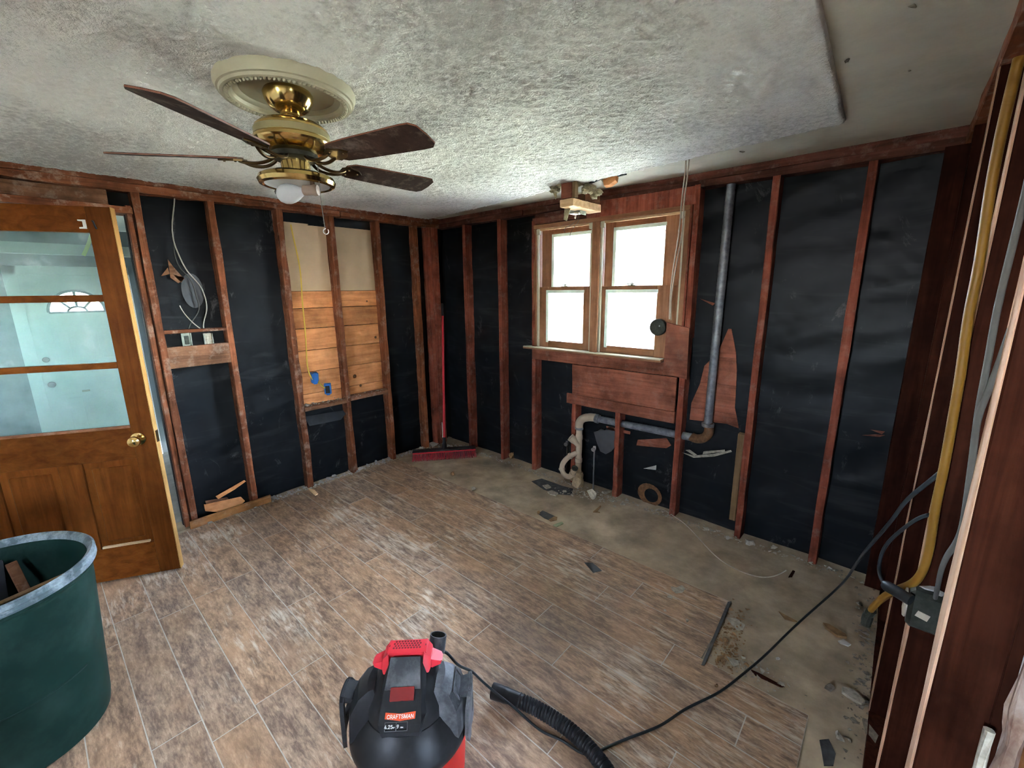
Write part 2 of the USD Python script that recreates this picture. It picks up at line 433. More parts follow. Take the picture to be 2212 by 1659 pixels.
# stippled ceiling, sooty in patches
M['textured_ceiling'] = mat('textured_ceiling', {'g': G, 'n': ('noise_texture', {'scale': 120.0, 'detail': 4.0, 'roughness': 0.65}),
    'a': ('noise_texture', {'scale': 1.3, 'detail': 3.0, 'roughness': 0.5}), 'f': ('noise_texture', {'scale': 36.0, 'detail': 8.0, 'roughness': 0.75}),
    'mul': ('math', {'math_type': 'multiply'}), 'dr': ('rgb_ramp', {'ramp': [(0.225, (0, 0, 0)), (0.35, (.52, .52, .52))]}),
    'base': ('rgb_ramp', {'ramp': [(0.35, (.70, .68, .64)), (0.65, (.86, .84, .80))]}), 'dm': ('mix_color', {'b': (.13, .12, .10)}),
    'b': ('bump', {'strength': 1.0, 'distance': 0.010}), 'p': ('principled_bsdf', {'roughness': 0.95, 'specular_ior_level': 0.2})},
    [('g.position', 'n.vector'), ('g.position', 'a.vector'), ('g.position', 'f.vector'), ('a.fac', 'mul.value1'), ('f.fac', 'mul.value2'), ('mul.value', 'dr.fac'),
     ('f.fac', 'base.fac'), ('base.color', 'dm.a'), ('dr.color', 'dm.fac'), ('dm.result', 'p.base_color'), ('n.fac', 'b.height'), ('b.normal', 'p.normal')])

# printed wood-look floor planks, scuffed and dusty
def vinyl(name, c, warm):
    M[name] = mat(name, {'g': G, 'o': ('object_info', {}), 'om': ('math', {'math_type': 'multiply', 'value2': 53.0}), 'ov': ('combine_xyz', {}), 'va': ('vector_math', {'math_type': 'add'}),
        'm': ('mapping', {'scale': (5.0, 14.0, 1.0)}), 'n': ('noise_texture', {'scale': 1.5, 'detail': 9.0, 'roughness': 0.74, 'distortion': 0.15}),
        'mf': ('mapping', {'scale': (22.0, 95.0, 1.0)}), 'nf': ('noise_texture', {'scale': 1.0, 'detail': 6.0, 'roughness': 0.7, 'distortion': 0.5}), 'mxn': ('mix_float', {'fac': 0.38}),
        'r': ('rgb_ramp', {'ramp': [(0.34, c[0]), (0.46, c[1]), (0.55, c[2]), (0.68, c[3])]}),
        'w': ('noise_texture', {'scale': 3.4, 'detail': 4.0}), 'wr': ('rgb_ramp', {'ramp': [(0.48, (0, 0, 0)), (0.68, (warm,) * 3)]}), 'wm': ('mix_color', {'b': (.38, .22, .12)}),
        'm2': ('mapping', {'rotation': (0, 0, 0.62), 'scale': (7.0, 44.0, 1.0)}), 'd': ('noise_texture', {'scale': 1.0, 'detail': 6.0, 'roughness': 0.7, 'distortion': 0.4}),
        'e': ('noise_texture', {'scale': 1.7, 'detail': 5.0, 'roughness': 0.6}), 'mu': ('math', {'math_type': 'multiply'}),
        'dr': ('rgb_ramp', {'ramp': [(0.28, (0, 0, 0)), (0.39, (.85, .85, .85))]}), 'dm': ('mix_color', {'b': (.52, .43, .33)}),
        'b': ('bump', {'strength': 0.25, 'distance': 0.0015}), 'p': ('principled_bsdf', {'roughness': 0.6, 'specular_ior_level': 0.18})},
        [('o.random', 'om.value1'), ('om.value', 'ov.x'), ('om.value', 'ov.y'), ('g.position', 'va.vector1'), ('ov.vector', 'va.vector2'), ('va.vector', 'm.vector'), ('m.vector', 'n.vector'),
         ('va.vector', 'mf.vector'), ('mf.vector', 'nf.vector'), ('n.fac', 'mxn.a'), ('nf.fac', 'mxn.b'), ('mxn.result', 'r.fac'), ('va.vector', 'w.vector'), ('w.fac', 'wr.fac'), ('wr.color', 'wm.fac'), ('r.color', 'wm.a'),
         ('g.position', 'm2.vector'), ('m2.vector', 'd.vector'), ('g.position', 'e.vector'), ('d.fac', 'mu.value1'), ('e.fac', 'mu.value2'), ('mu.value', 'dr.fac'), ('dr.color', 'dm.fac'),
         ('wm.result', 'dm.a'), ('dm.result', 'p.base_color'), ('mxn.result', 'b.height'), ('b.normal', 'p.normal')])
vinyl('vinyl_brown', ((0.073, 0.046, 0.031), (0.170, 0.107, 0.069), (0.316, 0.200, 0.124), (0.515, 0.359, 0.230)), 0.45)
vinyl('vinyl_mauve', ((0.070, 0.047, 0.034), (0.161, 0.107, 0.076), (0.298, 0.203, 0.135), (0.491, 0.359, 0.248)), 0.3)
vinyl('vinyl_tan', ((0.084, 0.052, 0.033), (0.193, 0.120, 0.075), (0.345, 0.216, 0.131), (0.538, 0.369, 0.234)), 0.55)
plain('seam_dust', (0.38, 0.342, 0.285), 0.95, vary=0.15, scale=30)
plain('subfloor', (0.3372, 0.2577, 0.1714), 0.92, vary=0.35, scale=5.0, dust=0.6, dustcol=(.085, .062, .044), dscale=1.8, bump=0.002)

# panes
def pane(name, tint, dust, dustcol, dscale=7.0, base=0.0):
    M[name] = mat(name, {'g': G, 't': ('transparent_bsdf', {'color': tint}), 's': ('glossy_bsdf', {'roughness': 0.02, 'color': (.9, .9, .9)}), 'f': ('fresnel', {'IOR': 1.45}),
        'a': ('mix_closure', {}), 'd': ('diffuse_bsdf', {'color': dustcol}), 'n': ('noise_texture', {'scale': dscale, 'detail': 6.0, 'roughness': 0.6}),
        'r': ('rgb_ramp', {'ramp': [(0.35, (base,) * 3), (0.60, (base + 0.25 * dust,) * 3), (0.75, (base + dust,) * 3)]}), 'm': ('mix_closure', {})},
        [('f.fac', 'a.fac'), ('t.BSDF', 'a.closure1'), ('s.BSDF', 'a.closure2'), ('g.position', 'n.vector'), ('n.fac', 'r.fac'), ('r.color', 'm.fac'), ('a.closure', 'm.closure1'), ('d.BSDF', 'm.closure2')],
        surface='m.closure')
pane('window_pane', (.95, .97, .97), 0.05, (.7, .7, .7))
pane('door_pane', (.70, .86, .83), 0.22, (.62, .70, .68), 5.0, 0.03)
pane('fan_pane', (.97, .97, .92), 0.05, (.8, .8, .7))

# ================================================================== setting
W_ = 3.64                                             # front plane of the right wall's studs
D = 0.09                                              # stud depth
# ---------- ground outside
solo('ground', MB().box((-30, -30, -0.9), (34, 40, -0.7), 0), 'grass', None, None, kind='structure')

# ---------- floor: planks on a dusty subfloor
ROW = 0.155
fl = struct('floor')
part(fl, 'subfloor', MB().box((-0.12, -5.1, -0.10), (7.2, 0.10, -0.008), 0), 'subfloor')
def row_edge(y):                                      # right end of a row of planks
    if y > -1.17: return 3.07
    if y > -1.45: return 3.47
    return 7.1 if y < -2.05 else 3.60
rng = random.Random(5)
joints = {0: 2.31, 1: 1.73, 2: 1.60, 3: 2.95, 4: 2.37, 5: 2.59, 6: 2.22, 7: 2.80, 8: 1.46, 9: 1.33, 10: 1.78, 11: 1.81, 12: 1.85, 13: 0.80, 14: 1.9}
k = 0
y1 = -0.672
bed = MB()
while y1 > -5.0:
    y0 = y1 - ROW
    xe = row_edge((y0 + y1) / 2)
    j = joints.get(k, rng.uniform(0, 1))
    cuts = sorted({0.035, xe} | {j + 0.92 * n for n in range(-8, 9) if 0.12 < j + 0.92 * n < xe - 0.08})
    for a, b in zip(cuts, cuts[1:]):
        g = 0.0019
        top = rng.uniform(-0.0004, 0.0004)
        part(fl, 'plank', MB().box((a + g, y0 + g, -0.006), (b - g, y1 - g, top), 0.0006), rng.choice(['vinyl_brown', 'vinyl_brown', 'vinyl_mauve', 'vinyl_tan']))
    bed.box((0.035, y0, -0.009), (xe - 0.001, y1, -0.0006), 0)
    y1 = y0
    k += 1
part(fl, 'seam_filler', bed, 'seam_dust')

# ---------- ceiling
ce = struct('ceiling')
part(ce, 'plaster_board', MB().box((-0.12, -5.1, H), (7.2, 0.12, H + 0.06), 0), 'smooth_ceiling')
def ceiling_sheet():
    poly = Polygon([(0.005, -0.13), (0.8, -0.205), (1.638, -0.305), (2.602, -0.395), (3.247, -0.458), (3.281, -1.469), (3.34, -3.6), (3.34, -4.58), (0.005, -4.58)])
    st = 0.008
    xs, ys = np.arange(0.0, 3.36, st), np.arange(-3.4, -0.10, st)
    X, Y = np.meshgrid(xs, ys, indexing='ij')
    # squeeze the grid's far edge onto the outline
    ye = np.interp(X, [0, 0.8, 1.638, 2.602, 3.247, 3.4], [-0.13, -0.205, -0.305, -0.395, -0.458, -0.47])
    Y = np.minimum(Y, ye)
    xe = np.interp(Y, [-4.6, -3.6, -1.469, -0.458], [3.34, 3.34, 3.281, 3.247])
    X = np.minimum(X, xe)
    P = np.c_[X.ravel(), Y.ravel(), np.zeros(X.size)]
    a = meshkit.fbm(P * 55.0, 2, 3)
    b = meshkit.fbm(P * 22.0 + 7, 3, 8)
    z = H - 0.012 - 0.0058 * np.clip((a - 0.42) * 2.6, 0, 1) - 0.002 * b
    edge = (Y.ravel() >= ye.ravel() - 1e-6) | (X.ravel() >= xe.ravel() - 1e-6)
    z[edge] = H - 0.0
    V = np.c_[P[:, :2], z]
    nx, ny = X.shape
    i = np.arange(nx * ny).reshape(nx, ny)
    q = np.stack([i[:-1, :-1], i[:-1, 1:], i[1:, 1:], i[1:, :-1]], -1).reshape(-1, 4)
    return V, q
part(ce, 'textured_layer', MB().add(trimesh.Trimesh(*meshkit.arrays(ceiling_sheet())[:2], process=False)), 'textured_ceiling', smooth=True)
part(ce, 'textured_layer', MB().box((0.005, -4.58, H - 0.016), (3.34, -3.39, H - 0.001), 0), 'textured_ceiling')
# shallow gouges in the bare strip
for px, py, w in ((1975, 12, 0.035), (1965, 152, 0.02), (1604, 327, 0.05), (1830, 130, 0.03)):
    c = onz(px, py, H)
    part(ce, 'gouge', MB().add(chunkmesh((c[0], c[1], H - 0.003), (w * 0.6, w * 0.3, 0.008), int(px), 0.5)), 'gouged_plaster')

def paper_sheet(plane, val, a0, a1, z0, z1, sgn, seed, holes=()):
    """Creased building paper; plane 'x' or 'y' at val, sgn = direction that faces the room."""
    st = 0.028
    A, Z = np.meshgrid(np.arange(a0, a1 + st, st), np.arange(z0, z1 + st, st), indexing='ij')
    Q = np.c_[A.ravel() * 5, Z.ravel() * 7, np.full(A.size, seed * 3.1)]
    d = meshkit.fbm(Q, 3, seed)
    slant = meshkit.fbm(np.c_[(A.ravel() + 0.4 * Z.ravel()) * 2.2, (Z.ravel() - 0.35 * A.ravel()) * 13, np.full(A.size, 1.7)], 3, seed + 5)
    off = 0.016 * (d - 0.5) + 0.034 * (slant - 0.5)
    n = sgn * (off + 0.004)
    V = np.c_[np.full(A.size, val) + n, A.ravel(), Z.ravel()] if plane == 'x' else np.c_[A.ravel(), np.full(A.size, val) + n, Z.ravel()]
    nx, ny = A.shape
    i = np.arange(nx * ny).reshape(nx, ny)
    q = np.stack([i[:-1, :-1], i[1:, :-1], i[1:, 1:], i[:-1, 1:]], -1).reshape(-1, 4)
    ca, cz = A.ravel()[q].mean(1), Z.ravel()[q].mean(1)
    keep = np.ones(len(q), bool)
    for h0, h1, g0, g1 in holes:
        keep &= ~((ca > h0) & (ca < h1) & (cz > g0) & (cz < g1))
    q = q[keep]
    return trimesh.Trimesh(*meshkit.arrays((V, q if plane == 'x' else q[:, ::-1]))[:2], process=False)

# ---------- left wall
wl = struct('wall_left')
DOOR_Y = -2.345                                        # door opening runs from here towards the camera
part(wl, 'sheathing', MB().box((-0.135, DOOR_Y + 0.0, -0.05), (-0.108, 0.12, H + 0.05), 0).box((-0.135, -3.3, 2.125), (-0.108, DOOR_Y, H + 0.05), 0), 'shell')
part(wl, 'plaster_board', MB().box((-0.135, -5.1, -0.05), (0.012, -3.36, H + 0.05), 0), 'wall_paint')
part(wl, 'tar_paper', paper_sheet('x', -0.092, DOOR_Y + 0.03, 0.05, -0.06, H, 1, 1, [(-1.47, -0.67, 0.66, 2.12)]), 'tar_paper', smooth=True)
SL = {'A': -2.297, 'B': -1.907, 'C': -1.480, 'D': -1.079, 'E': -0.665, 'F': -0.262}
for n, (key, y) in enumerate(SL.items()):
    part(wl, 'stud', lumber((-D, y - 0.040, -0.03), (0, y, H - 0.085), n, 0.004 if key == 'C' else 0.0018, 14), 'stud_wood')
part(wl, 'jack_stud', lumber((-D, -2.372, 0), (-0.012, -2.342, 2.125), 31, 0.001), 'stud_wood')
part(wl, 'corner_post', lumber((-D, -0.150, -0.03), (0.0, -0.108, H - 0.085), 11), 'stud_wood_far')
part(wl, 'corner_post', lumber((-D + 0.03, -0.104, -0.03), (0.0, -0.02, H - 0.085), 12), 'stud_wood_far')
part(wl, 'top_plate', lumber((-D, -3.9, H - 0.085), (0.002, -1.03, H - 0.042), 13, 0.003, 30), 'plate_wood')
part(wl, 'top_plate', lumber((-D, -1.02, H - 0.085), (0.003, 0.0, H - 0.042), 14, 0.003, 10), 'plate_wood')
part(wl, 'top_plate', lumber((-D, -3.9, H - 0.042), (0.006, 0.0, H + 0.004), 15, 0.003, 40), 'plate_wood')
part(wl, 'door_header', lumber((-D, -3.3, 2.122), (-0.035, -2.44, H - 0.09), 16, 0.002), 'block_wood')
part(wl, 'stud', lumber((-D, -3.36, 0), (0, -3.30, H - 0.085), 17), 'stud_wood')
part(wl, 'block', lumber((-D, -2.297, 1.352), (0.0, -1.947, 1.372), 18, 0.001), 'plate_wood', 'thin wooden batten')
part(wl, 'block', lumber((-0.045, -2.297, 1.125), (0.0, -1.947, 1.265), 19, 0.001), 'block_wood', 'wide wooden block')
part(wl, 'block', lumber((-D, -1.480, 0.652), (0.0, -1.119, 0.688), 20, 0.002), 'block_wood')
part(wl, 'block', lumber((-D, -1.079, 0.662), (0.0, -0.705, 0.698), 21, 0.002), 'block_wood')
# sheathing boards in the old window opening
zs = [0.640, 0.775, 0.960, 1.137, 1.315, 1.478, 1.615]
for i, (a, b) in enumerate(zip(zs, zs[1:])):
    part(wl, 'board', lumber((-0.106, -1.475, a + 0.002), (-0.084 + 0.0015 * (i % 3), -0.668, b - 0.002), 40 + i, 0.0005, 4), 'board_wood')
part(wl, 'backing_panel', MB().box((-0.104, -1.475, 1.616), (-0.085, -0.668, 2.135), 0.001), 'beige_panel')
for (y, z, r) in ((-0.98, 0.86, 0.017), (-0.93, 0.765, 0.013), (-0.90, 1.50, 0.010), (-0.80, 1.52, 0.010), (-0.74, 1.19, 0.012)):
    part(wl, 'wood_knot', MB().lathe([(r, 0), (r * 0.8, 0.003), (0.0, 0.003)], (-0.084, y, z), (1, 0, 0), 12), 'rust')
# old repairs on the black paper between the first two studs
part(wl, 'round_patch', MB().prism(affinity.scale(Polygon([(math.cos(t), math.sin(t)) for t in np.arange(24) / 24 * 6.283]), 0.062, 0.115), (-0.078, -2.09, 1.625), (0, 1, 0), (0, 0, 1), 0.002), 'grey_patch', 'grey oval patch on the black paper')
for pts in ([(362, 560), (373, 575), (398, 603), (385, 612), (368, 600)], [(347, 597), (362, 578), (366, 592)], [(372, 592), (398, 600), (392, 611)]):
    part(wl, 'torn_wood', platemesh([onx(a, b, -0.076) for a, b in pts], 0.004, (1, 0, 0)), 'block_wood')
# torn flap under the old sill
fp = [onx(a, b, -0.02) for a, b in ((662, 903), (745, 889), (748, 893), (735, 905), (668, 921))]
for q, dx in zip(fp, (-0.07, -0.06, -0.02, 0.0, -0.02)):
    q[0] = dx
part(wl, 'torn_paper', platemesh(fp, 0.002, (1, 0, 0.6)), 'torn_paper')
# plaster crumbs left on the plates
def crumbs(p0, p1, n, spread, size, seed, m=None):
    r = np.random.default_rng(seed)
    out = MB()
    for i in range(n):
        t = r.random()
        c = np.asarray(p0) * (1 - t) + np.asarray(p1) * t + np.array([r.normal(0, spread[0]), r.normal(0, spread[1]), 0])
        s = size * r.lognormal(0, 0.5)
        P = r.normal(0, 1, (7, 3)); P /= np.linalg.norm(P, axis=1, keepdims=True)
        P *= s * np.array([1, 0.8, 0.5]); P[:, 2] -= P[:, 2].min()
        out.add(hullof(P + c))
    return out
part(wl, 'plaster_crumbs', crumbs((-0.04, -1.47, 0.687), (-0.03, -0.71, 0.697), 160, (0.022, 0.01), 0.007, 3), 'debris_light', kind='stuff')

# ---------- far wall with the window
wf = struct('wall_far')
X0, X1, Z0, Z1 = 1.225, 2.425, 1.13, 2.085             # window opening
part(wf, 'sheathing', MB().box((-0.14, 0.108, -0.1), (X0, 0.135, H + 0.05), 0).box((X1, 0.108, -0.1), (7.2, 0.135, H + 0.05), 0).box((X0, 0.108, -0.1), (X1, 0.135, Z0), 0).box((X0, 0.108, Z1), (X1, 0.135, H + 0.05), 0), 'shell')
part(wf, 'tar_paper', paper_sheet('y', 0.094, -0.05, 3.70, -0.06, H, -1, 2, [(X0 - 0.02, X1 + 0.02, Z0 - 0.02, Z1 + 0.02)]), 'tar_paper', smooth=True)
part(wf, 'top_plate', lumber((-0.05, 0, H - 0.085), (1.08, D, H - 0.042), 50, 0.002), 'plate_wood_far')
part(wf, 'top_plate', lumber((1.085, 0.004, H - 0.085), (3.7, D, H - 0.042), 51, 0.002), 'plate_wood_far')
part(wf, 'top_plate', lumber((-0.05, 0.002, H - 0.042), (3.7, D, H + 0.004), 52, 0.002), 'plate_wood_far')
for i, (x, z1, m) in enumerate(((0.332, H - .085, 1), (0.788, H - .085, 1), (1.178, 2.15, 1), (1.600, 1.02, 0), (1.998, 0.70, 0), (2.460, 1.3, 0), (2.895, H - .085, 0), (3.308, H - .085, 0))):
    part(wf, 'stud', lumber((x, 0.0, -0.04), (x + 0.040, D, z1), 60 + i, 0.0015, 12), 'stud_wood_far')
part(wf, 'stud', lumber((2.432, 0.002, 1.10), (2.468, D, 2.145), 75), 'stud_wood_far')
part(wf, 'stud', lumber((2.472, 0.0, 1.28), (2.508, D, 2.225), 76), 'stud_wood_far')
part(wf, 'header', lumber((1.70, 0.0, 2.112), (2.505, D, 2.222), 77, 0.001), 'stud_wood_far')
part(wf, 'header', lumber((1.186, 0.0, 2.120), (1.698, D, 2.170), 78, 0.001), 'plate_wood_far')
part(wf, 'header', lumber((1.186, 0.03, 2.172), (1.698, D, 2.205), 79, 0.001), 'plate_wood_far')
# boards below the window
part(wf, 'board', lumber((1.615, -0.018, 0.775), (2.452, 0.0, 1.015), 80, 0.0008), 'board_red')
part(wf, 'board', lumber((1.562, -0.020, 0.690), (2.456, 0.0, 0.773), 81, 0.0008), 'board_red')
part(wf, 'board', lumber((1.19, -0.012, 1.02), (2.452, 0.0, 1.108), 82, 0.0008), 'board_red')
part(wf, 'board', platemesh([ony(a, b, -0.022) for a, b in ((1440, 697), (1489, 709), (1483, 820), (1432, 806))], -0.018, (0, -1, 0)), 'board_red', 'short board standing at the right end of the sill')
# ripped paper: sheathing boards showing round the pipe
holeL = Polygon([(ony(a, b, 0.085)[0], ony(a, b, 0.085)[2]) for a, b in ((1578, 700), (1590, 760), (1592, 800), (1588, 880), (1596, 925), (1570, 915), (1490, 906), (1494, 870), (1512, 830), (1522, 790), (1552, 760))])
for i, (a, b) in enumerate(((0.60, 0.80), (0.802, 0.985), (0.987, 1.165), (1.167, 1.35))):
    pc = holeL.intersection(sbox(2.4, a, 3.0, b))
    for g in getattr(pc, 'geoms', [pc]):
        if g.area > 1e-4:
            part(wf, 'board', prismmesh(g, (0, 0.088, 0), (1, 0, 0), (0, 0, 1), 0.008), 'board_red')
part(wf, 'short_stud', lumber((2.855, 0.004, 0.105), (2.893, 0.05, 0.70), 83, 0.001), 'pale_wood_up', 'pale short scab of wood on a stud')
# torn paper lips, holes and patches
def wall_plate(pts, y, t, m, name, label=None, tilt=None):
    P = [ony(a, b, y) for a, b in pts]
    if tilt:
        for q, dy in zip(P, tilt): q[1] += dy
    part(wf, name, platemesh(P, t, (0, -1, 0)), m, label)
wall_plate(((1283, 933), (1291, 931), (1299, 926), (1306, 929), (1316, 921), (1326, 925), (1333, 940), (1331, 960), (1323, 974), (1309, 981), (1297, 975), (1290, 958)), 0.072, 0.003, 'grey_patch', 'round_patch')
wall_plate(((1310, 920), (1362, 932), (1361, 938), (1312, 927)), 0.075, 0.006, 'board_red', 'torn_wood')
wall_plate(((1378, 950), (1440, 946), (1450, 962), (1440, 968), (1375, 962)), 0.072, 0.004, 'board_red', 'torn_wood')
wall_plate(((1473, 976), (1500, 983), (1545, 979), (1580, 971), (1582, 975), (1545, 985), (1500, 988)), 0.06, 0.002, 'debris_light', 'torn_paper', 'whitish torn paper edge below the elbow', tilt=(0, -.02, -.03, -.02, 0, 0, 0))
wall_plate(((1481, 972), (1500, 984), (1506, 982), (1490, 971)), 0.04, 0.004, 'debris_light', 'torn_wood')
wall_plate(((1520, 975), (1566, 971), (1566, 975), (1518, 981)), 0.03, 0.004, 'debris_light', 'torn_wood')
wall_plate(((1390, 1012), (1418, 1005), (1417, 1015)), 0.06, 0.002, 'plaster', 'torn_paper')
wall_plate(((1855, 1300), (1880, 928), (1912, 932), (1905, 938))[1:], 0.08, 0.002, 'board_red', 'torn_wood')
wall_plate(((1862, 940), (1890, 938), (1912, 940), (1900, 944)), 0.08, 0.002, 'board_red', 'torn_wood')
wall_plate(((1512, 645), (1545, 655), (1540, 660)), 0.05, 0.003, 'board_red', 'torn_wood')
ringo = [ony(1380 + 26 * 0 + 24 + 26 * math.cos(t) * (1.0), 1068 + 23 * math.sin(t) + 8 * math.cos(t), 0.078) for t in np.arange(20) / 20 * 6.283]
q2 = np.array([[p[0], p[2]] for p in ringo])
cin = q2.mean(0) + [0.012, -0.004]
ring = Polygon(q2).difference(Polygon([cin + 0.055 * np.array([math.cos(t), math.sin(t)]) for t in np.arange(20) / 20 * 6.283]))
part(wf, 'pipe_hole_ring', prismmesh(max(getattr(ring, 'geoms', [ring]), key=lambda g: g.area), (0, 0.078, 0), (1, 0, 0), (0, 0, 1), 0.004), 'rust', 'wooden ring round a pipe hole')

# ---------- window
wi = struct('window_1')
YS = 0.055
def wbox(name, lo, hi, m='window_wood', parent=None, b=0.002, label=None):
    return part(parent or wi, name, MB().box(lo, hi, b), m, label)
wbox('jamb', (X0 - 0.03, 0.0, Z0), (X0, 0.13, Z1))
wbox('jamb', (X1, 0.0, Z0), (X1 + 0.03, 0.13, Z1))
wbox('head_jamb', (X0 - 0.03, 0.0, Z1), (X1 + 0.03, 0.13, Z1 + 0.03), 'window_wood_cross')
wbox('mullion', (1.752, -0.002, Z0), (1.815, 0.13, Z1))
wbox('stool', (1.106, -0.035, Z0 - 0.022), (2.340, 0.06, Z0 - 0.002), 'window_wood_cross')
wbox('stool_edge', (1.108, -0.0355, Z0 - 0.009), (2.338, 0.03, Z0 - 0.0005), 'cream_trim', b=0.001, label='pale top of the sill board')  # cream strip laid over the top of the stool
wbox('outer_sill', (X0, 0.06, Z0 - 0.03), (X1, 0.16, Z0), 'porch_white')
for (a, b) in ((X0, 1.752), (1.815, X1)):
    # stops and pale tracks
    wbox('stop', (a, 0.012, Z0), (a + 0.016, 0.03, Z1), 'cream_trim')
    wbox('stop', (b - 0.016, 0.012, Z0), (b, 0.03, Z1), 'cream_trim')
    wbox('stop', (a, 0.012, Z1 - 0.016), (b, 0.03, Z1), 'pale_wood')
    for cx in (a, b - 0.032):
        wbox('corner_catch', (cx, 0.004, Z1 - 0.045), (cx + 0.032, 0.028, Z1 - 0.004), 'cream_trim')
    # sashes: upper one outside, lower one inside
    for (z0, z1, y0, up) in ((1.595, Z1 - 0.005, 0.075, True), (Z0, 1.625, 0.040, False)):
        gz0, gz1 = (1.628, 2.018) if up else (1.183, 1.578)
        ga, gb = (1.348, 1.690) if (up and a < 1.5) else (1.320, 1.662) if a < 1.5 else (1.905, 2.272) if up else (1.876, 2.254)
        sp = part(wi, 'sash', MB().box((a + 0.004, y0, z0), (ga, y0 + 0.03, z1), 0.002).box((gb, y0, z0), (b - 0.004, y0 + 0.03, z1), 0.002), 'window_wood', 'upper sash' if up else 'lower sash')
        part(sp, 'rail', MB().box((ga, y0 + 0.001, z0), (gb, y0 + 0.029, gz0), 0.002), 'window_wood_cross')
        part(sp, 'rail', MB().box((ga, y0 + 0.001, gz1), (gb, y0 + 0.029, z1), 0.002), 'window_wood_cross')
        part(sp, 'bead', MB().box((ga - 0.02, y0 - 0.002, gz0 - 0.014), (ga + 0.004, y0 + 0.03, gz1 + 0.014), 0.002).box((ga - 0.02, y0 - 0.002, gz1 - 0.002), (gb + 0.008, y0 + 0.03, gz1 + 0.022), 0.002), 'mint_trim', 'pale glazing bead')
        part(sp, 'pane', MB().box((ga, y0 + 0.013, gz0), (gb, y0 + 0.017, gz1), 0), 'window_pane')
        if not up:
            c = ((ga + gb) / 2, y0 + 0.005, z1)
            part(sp, 'sash_lock', MB().box((c[0] - 0.03, c[1] - 0.015, z1), (c[0] + 0.03, c[1] + 0.02, z1 + 0.007), 0.002).lathe([(0.0, 0.02), (0.011, 0.018), (0.013, 0.0)], (c[0], c[1], z1 + 0.004), (0, 0, 1), 12).box((c[0] - 0.04, c[1] - 0.02, z1 + 0.010), (c[0] + 0.005, c[1] - 0.008, z1 + 0.017), 0.002), 'old_box')
# storm window bar outside the right upper sash
wbox('storm_bar', (1.87, 0.125, 1.985), (2.30, 0.137, 2.0), 'mint_trim')
wbox('storm_bar', (1.22, 0.125, 1.60), (2.42, 0.14, 1.625), 'mint_trim')

# ---------- right wall: it ends beside the camera at an opening
DR = 0.070
wr = struct('wall_right')
part(wr, 'panel', MB().box((W_ + DR, -2.034, -0.05), (W_ + DR + 0.012, 0.12, H + 0.05), 0), 'side_wood')
part(wr, 'backing', MB().box((W_ + DR + 0.013, -2.030, -0.05), (W_ + DR + 0.045, 0.12, H + 0.05), 0), 'plaster')
part(wr, 'corner_post', lumber((3.576, -0.045, -0.03), (W_ + DR, -0.003, H - 0.085), 89, 0.001, 8), 'side_wood')
for i, (y, m) in enumerate(((-0.34, 0), (-0.970, 1), (-1.600, 1), (-2.035, 1))):
    part(wr, 'stud', lumber((W_ + 0.0025, y, -0.02), (W_ + DR, y + 0.040, H - 0.085), 90 + i, 0.0007, 8), 'side_wood')
    if m:  # pale plates paint the light caught by these stud fronts
        part(wr, 'stud_face', lumber((W_ - 0.0005, y - 0.0005, 0.0), (W_ + 0.003, y + 0.040, H - 0.09), 96 + i, 0.0006, 14, 0.0008), 'lit_edge_wood', 'front face of a stud with its light painted in')
part(wr, 'top_plate', lumber((W_ - 0.002, -2.04, H - 0.085), (W_ + DR, 0.0, H - 0.042), 100, 0.002), 'plate_wood')
part(wr, 'top_plate', lumber((W_ + 0.003, -2.04, H - 0.042), (W_ + DR, 0.0, H + 0.004), 101, 0.002), 'plate_wood')
part(wr, 'bottom_plate', lumber((W_, -2.04, -0.03), (W_ + DR, 0.0, 0.006), 102, 0.003), 'side_wood')
part(wr, 'wall_end_trim', lumber((W_ + DR + 0.012, -2.050, -0.03), (W_ + DR + 0.032, -2.032, H), 103, 0.003, 40), 'plaster_edge', 'ragged pinkish plaster edge at the wall end')
part(wr, 'casing', lumber((W_ + DR + 0.033, -2.062, -0.03), (W_ + DR + 0.11, -2.032, 2.05), 104, 0.001), 'base_wood', 'orange stained door casing')
q0 = hit(2149, 1583, 1, -2.052)
part(wr, 'trim_stub', lumber((q0[0] - 0.011, -2.056, q0[2] - 0.3), (q0[0] + 0.001, -2.046, q0[2]), 105, 0.0008, 6), 'debris_light', 'white stub of trim')
# rooms beyond, outside the picture: plain walls; unseen window openings added for fill daylight
re_ = struct('wall_rear')
def wall_with_opening(name, ax, v, t, a0, a1, z0, z1, holes):
    w = struct(name) if name else re_
    mb = MB()
    poly = sbox(a0, z0, a1, z1)
    for h in holes:
        poly = poly.difference(sbox(*h))
    if ax == 'y':
        mb.prism(poly, (0, v, 0), (1, 0, 0), (0, 0, 1), t)
    else:
        mb.prism(poly, (v, 0, 0), (0, 1, 0), (0, 0, 1), t)
    part(w, 'plaster_board', mb, 'wall_paint')
wall_with_opening(None, 'y', -5.0, 0.08, -0.2, 7.2, -0.1, 2.4, [(2.85, 1.35, 3.25, 1.95)])
wall_with_opening('wall_side', 'x', 7.1, 0.08, -5.1, 0.1, -0.1, 2.4, [(-3.2, 1.2, -2.6, 1.95)])
solo('roof', MB().box((-3.2, -5.3, 2.42), (7.4, 0.35, 2.5), 0), 'shell', None, None, kind='structure')

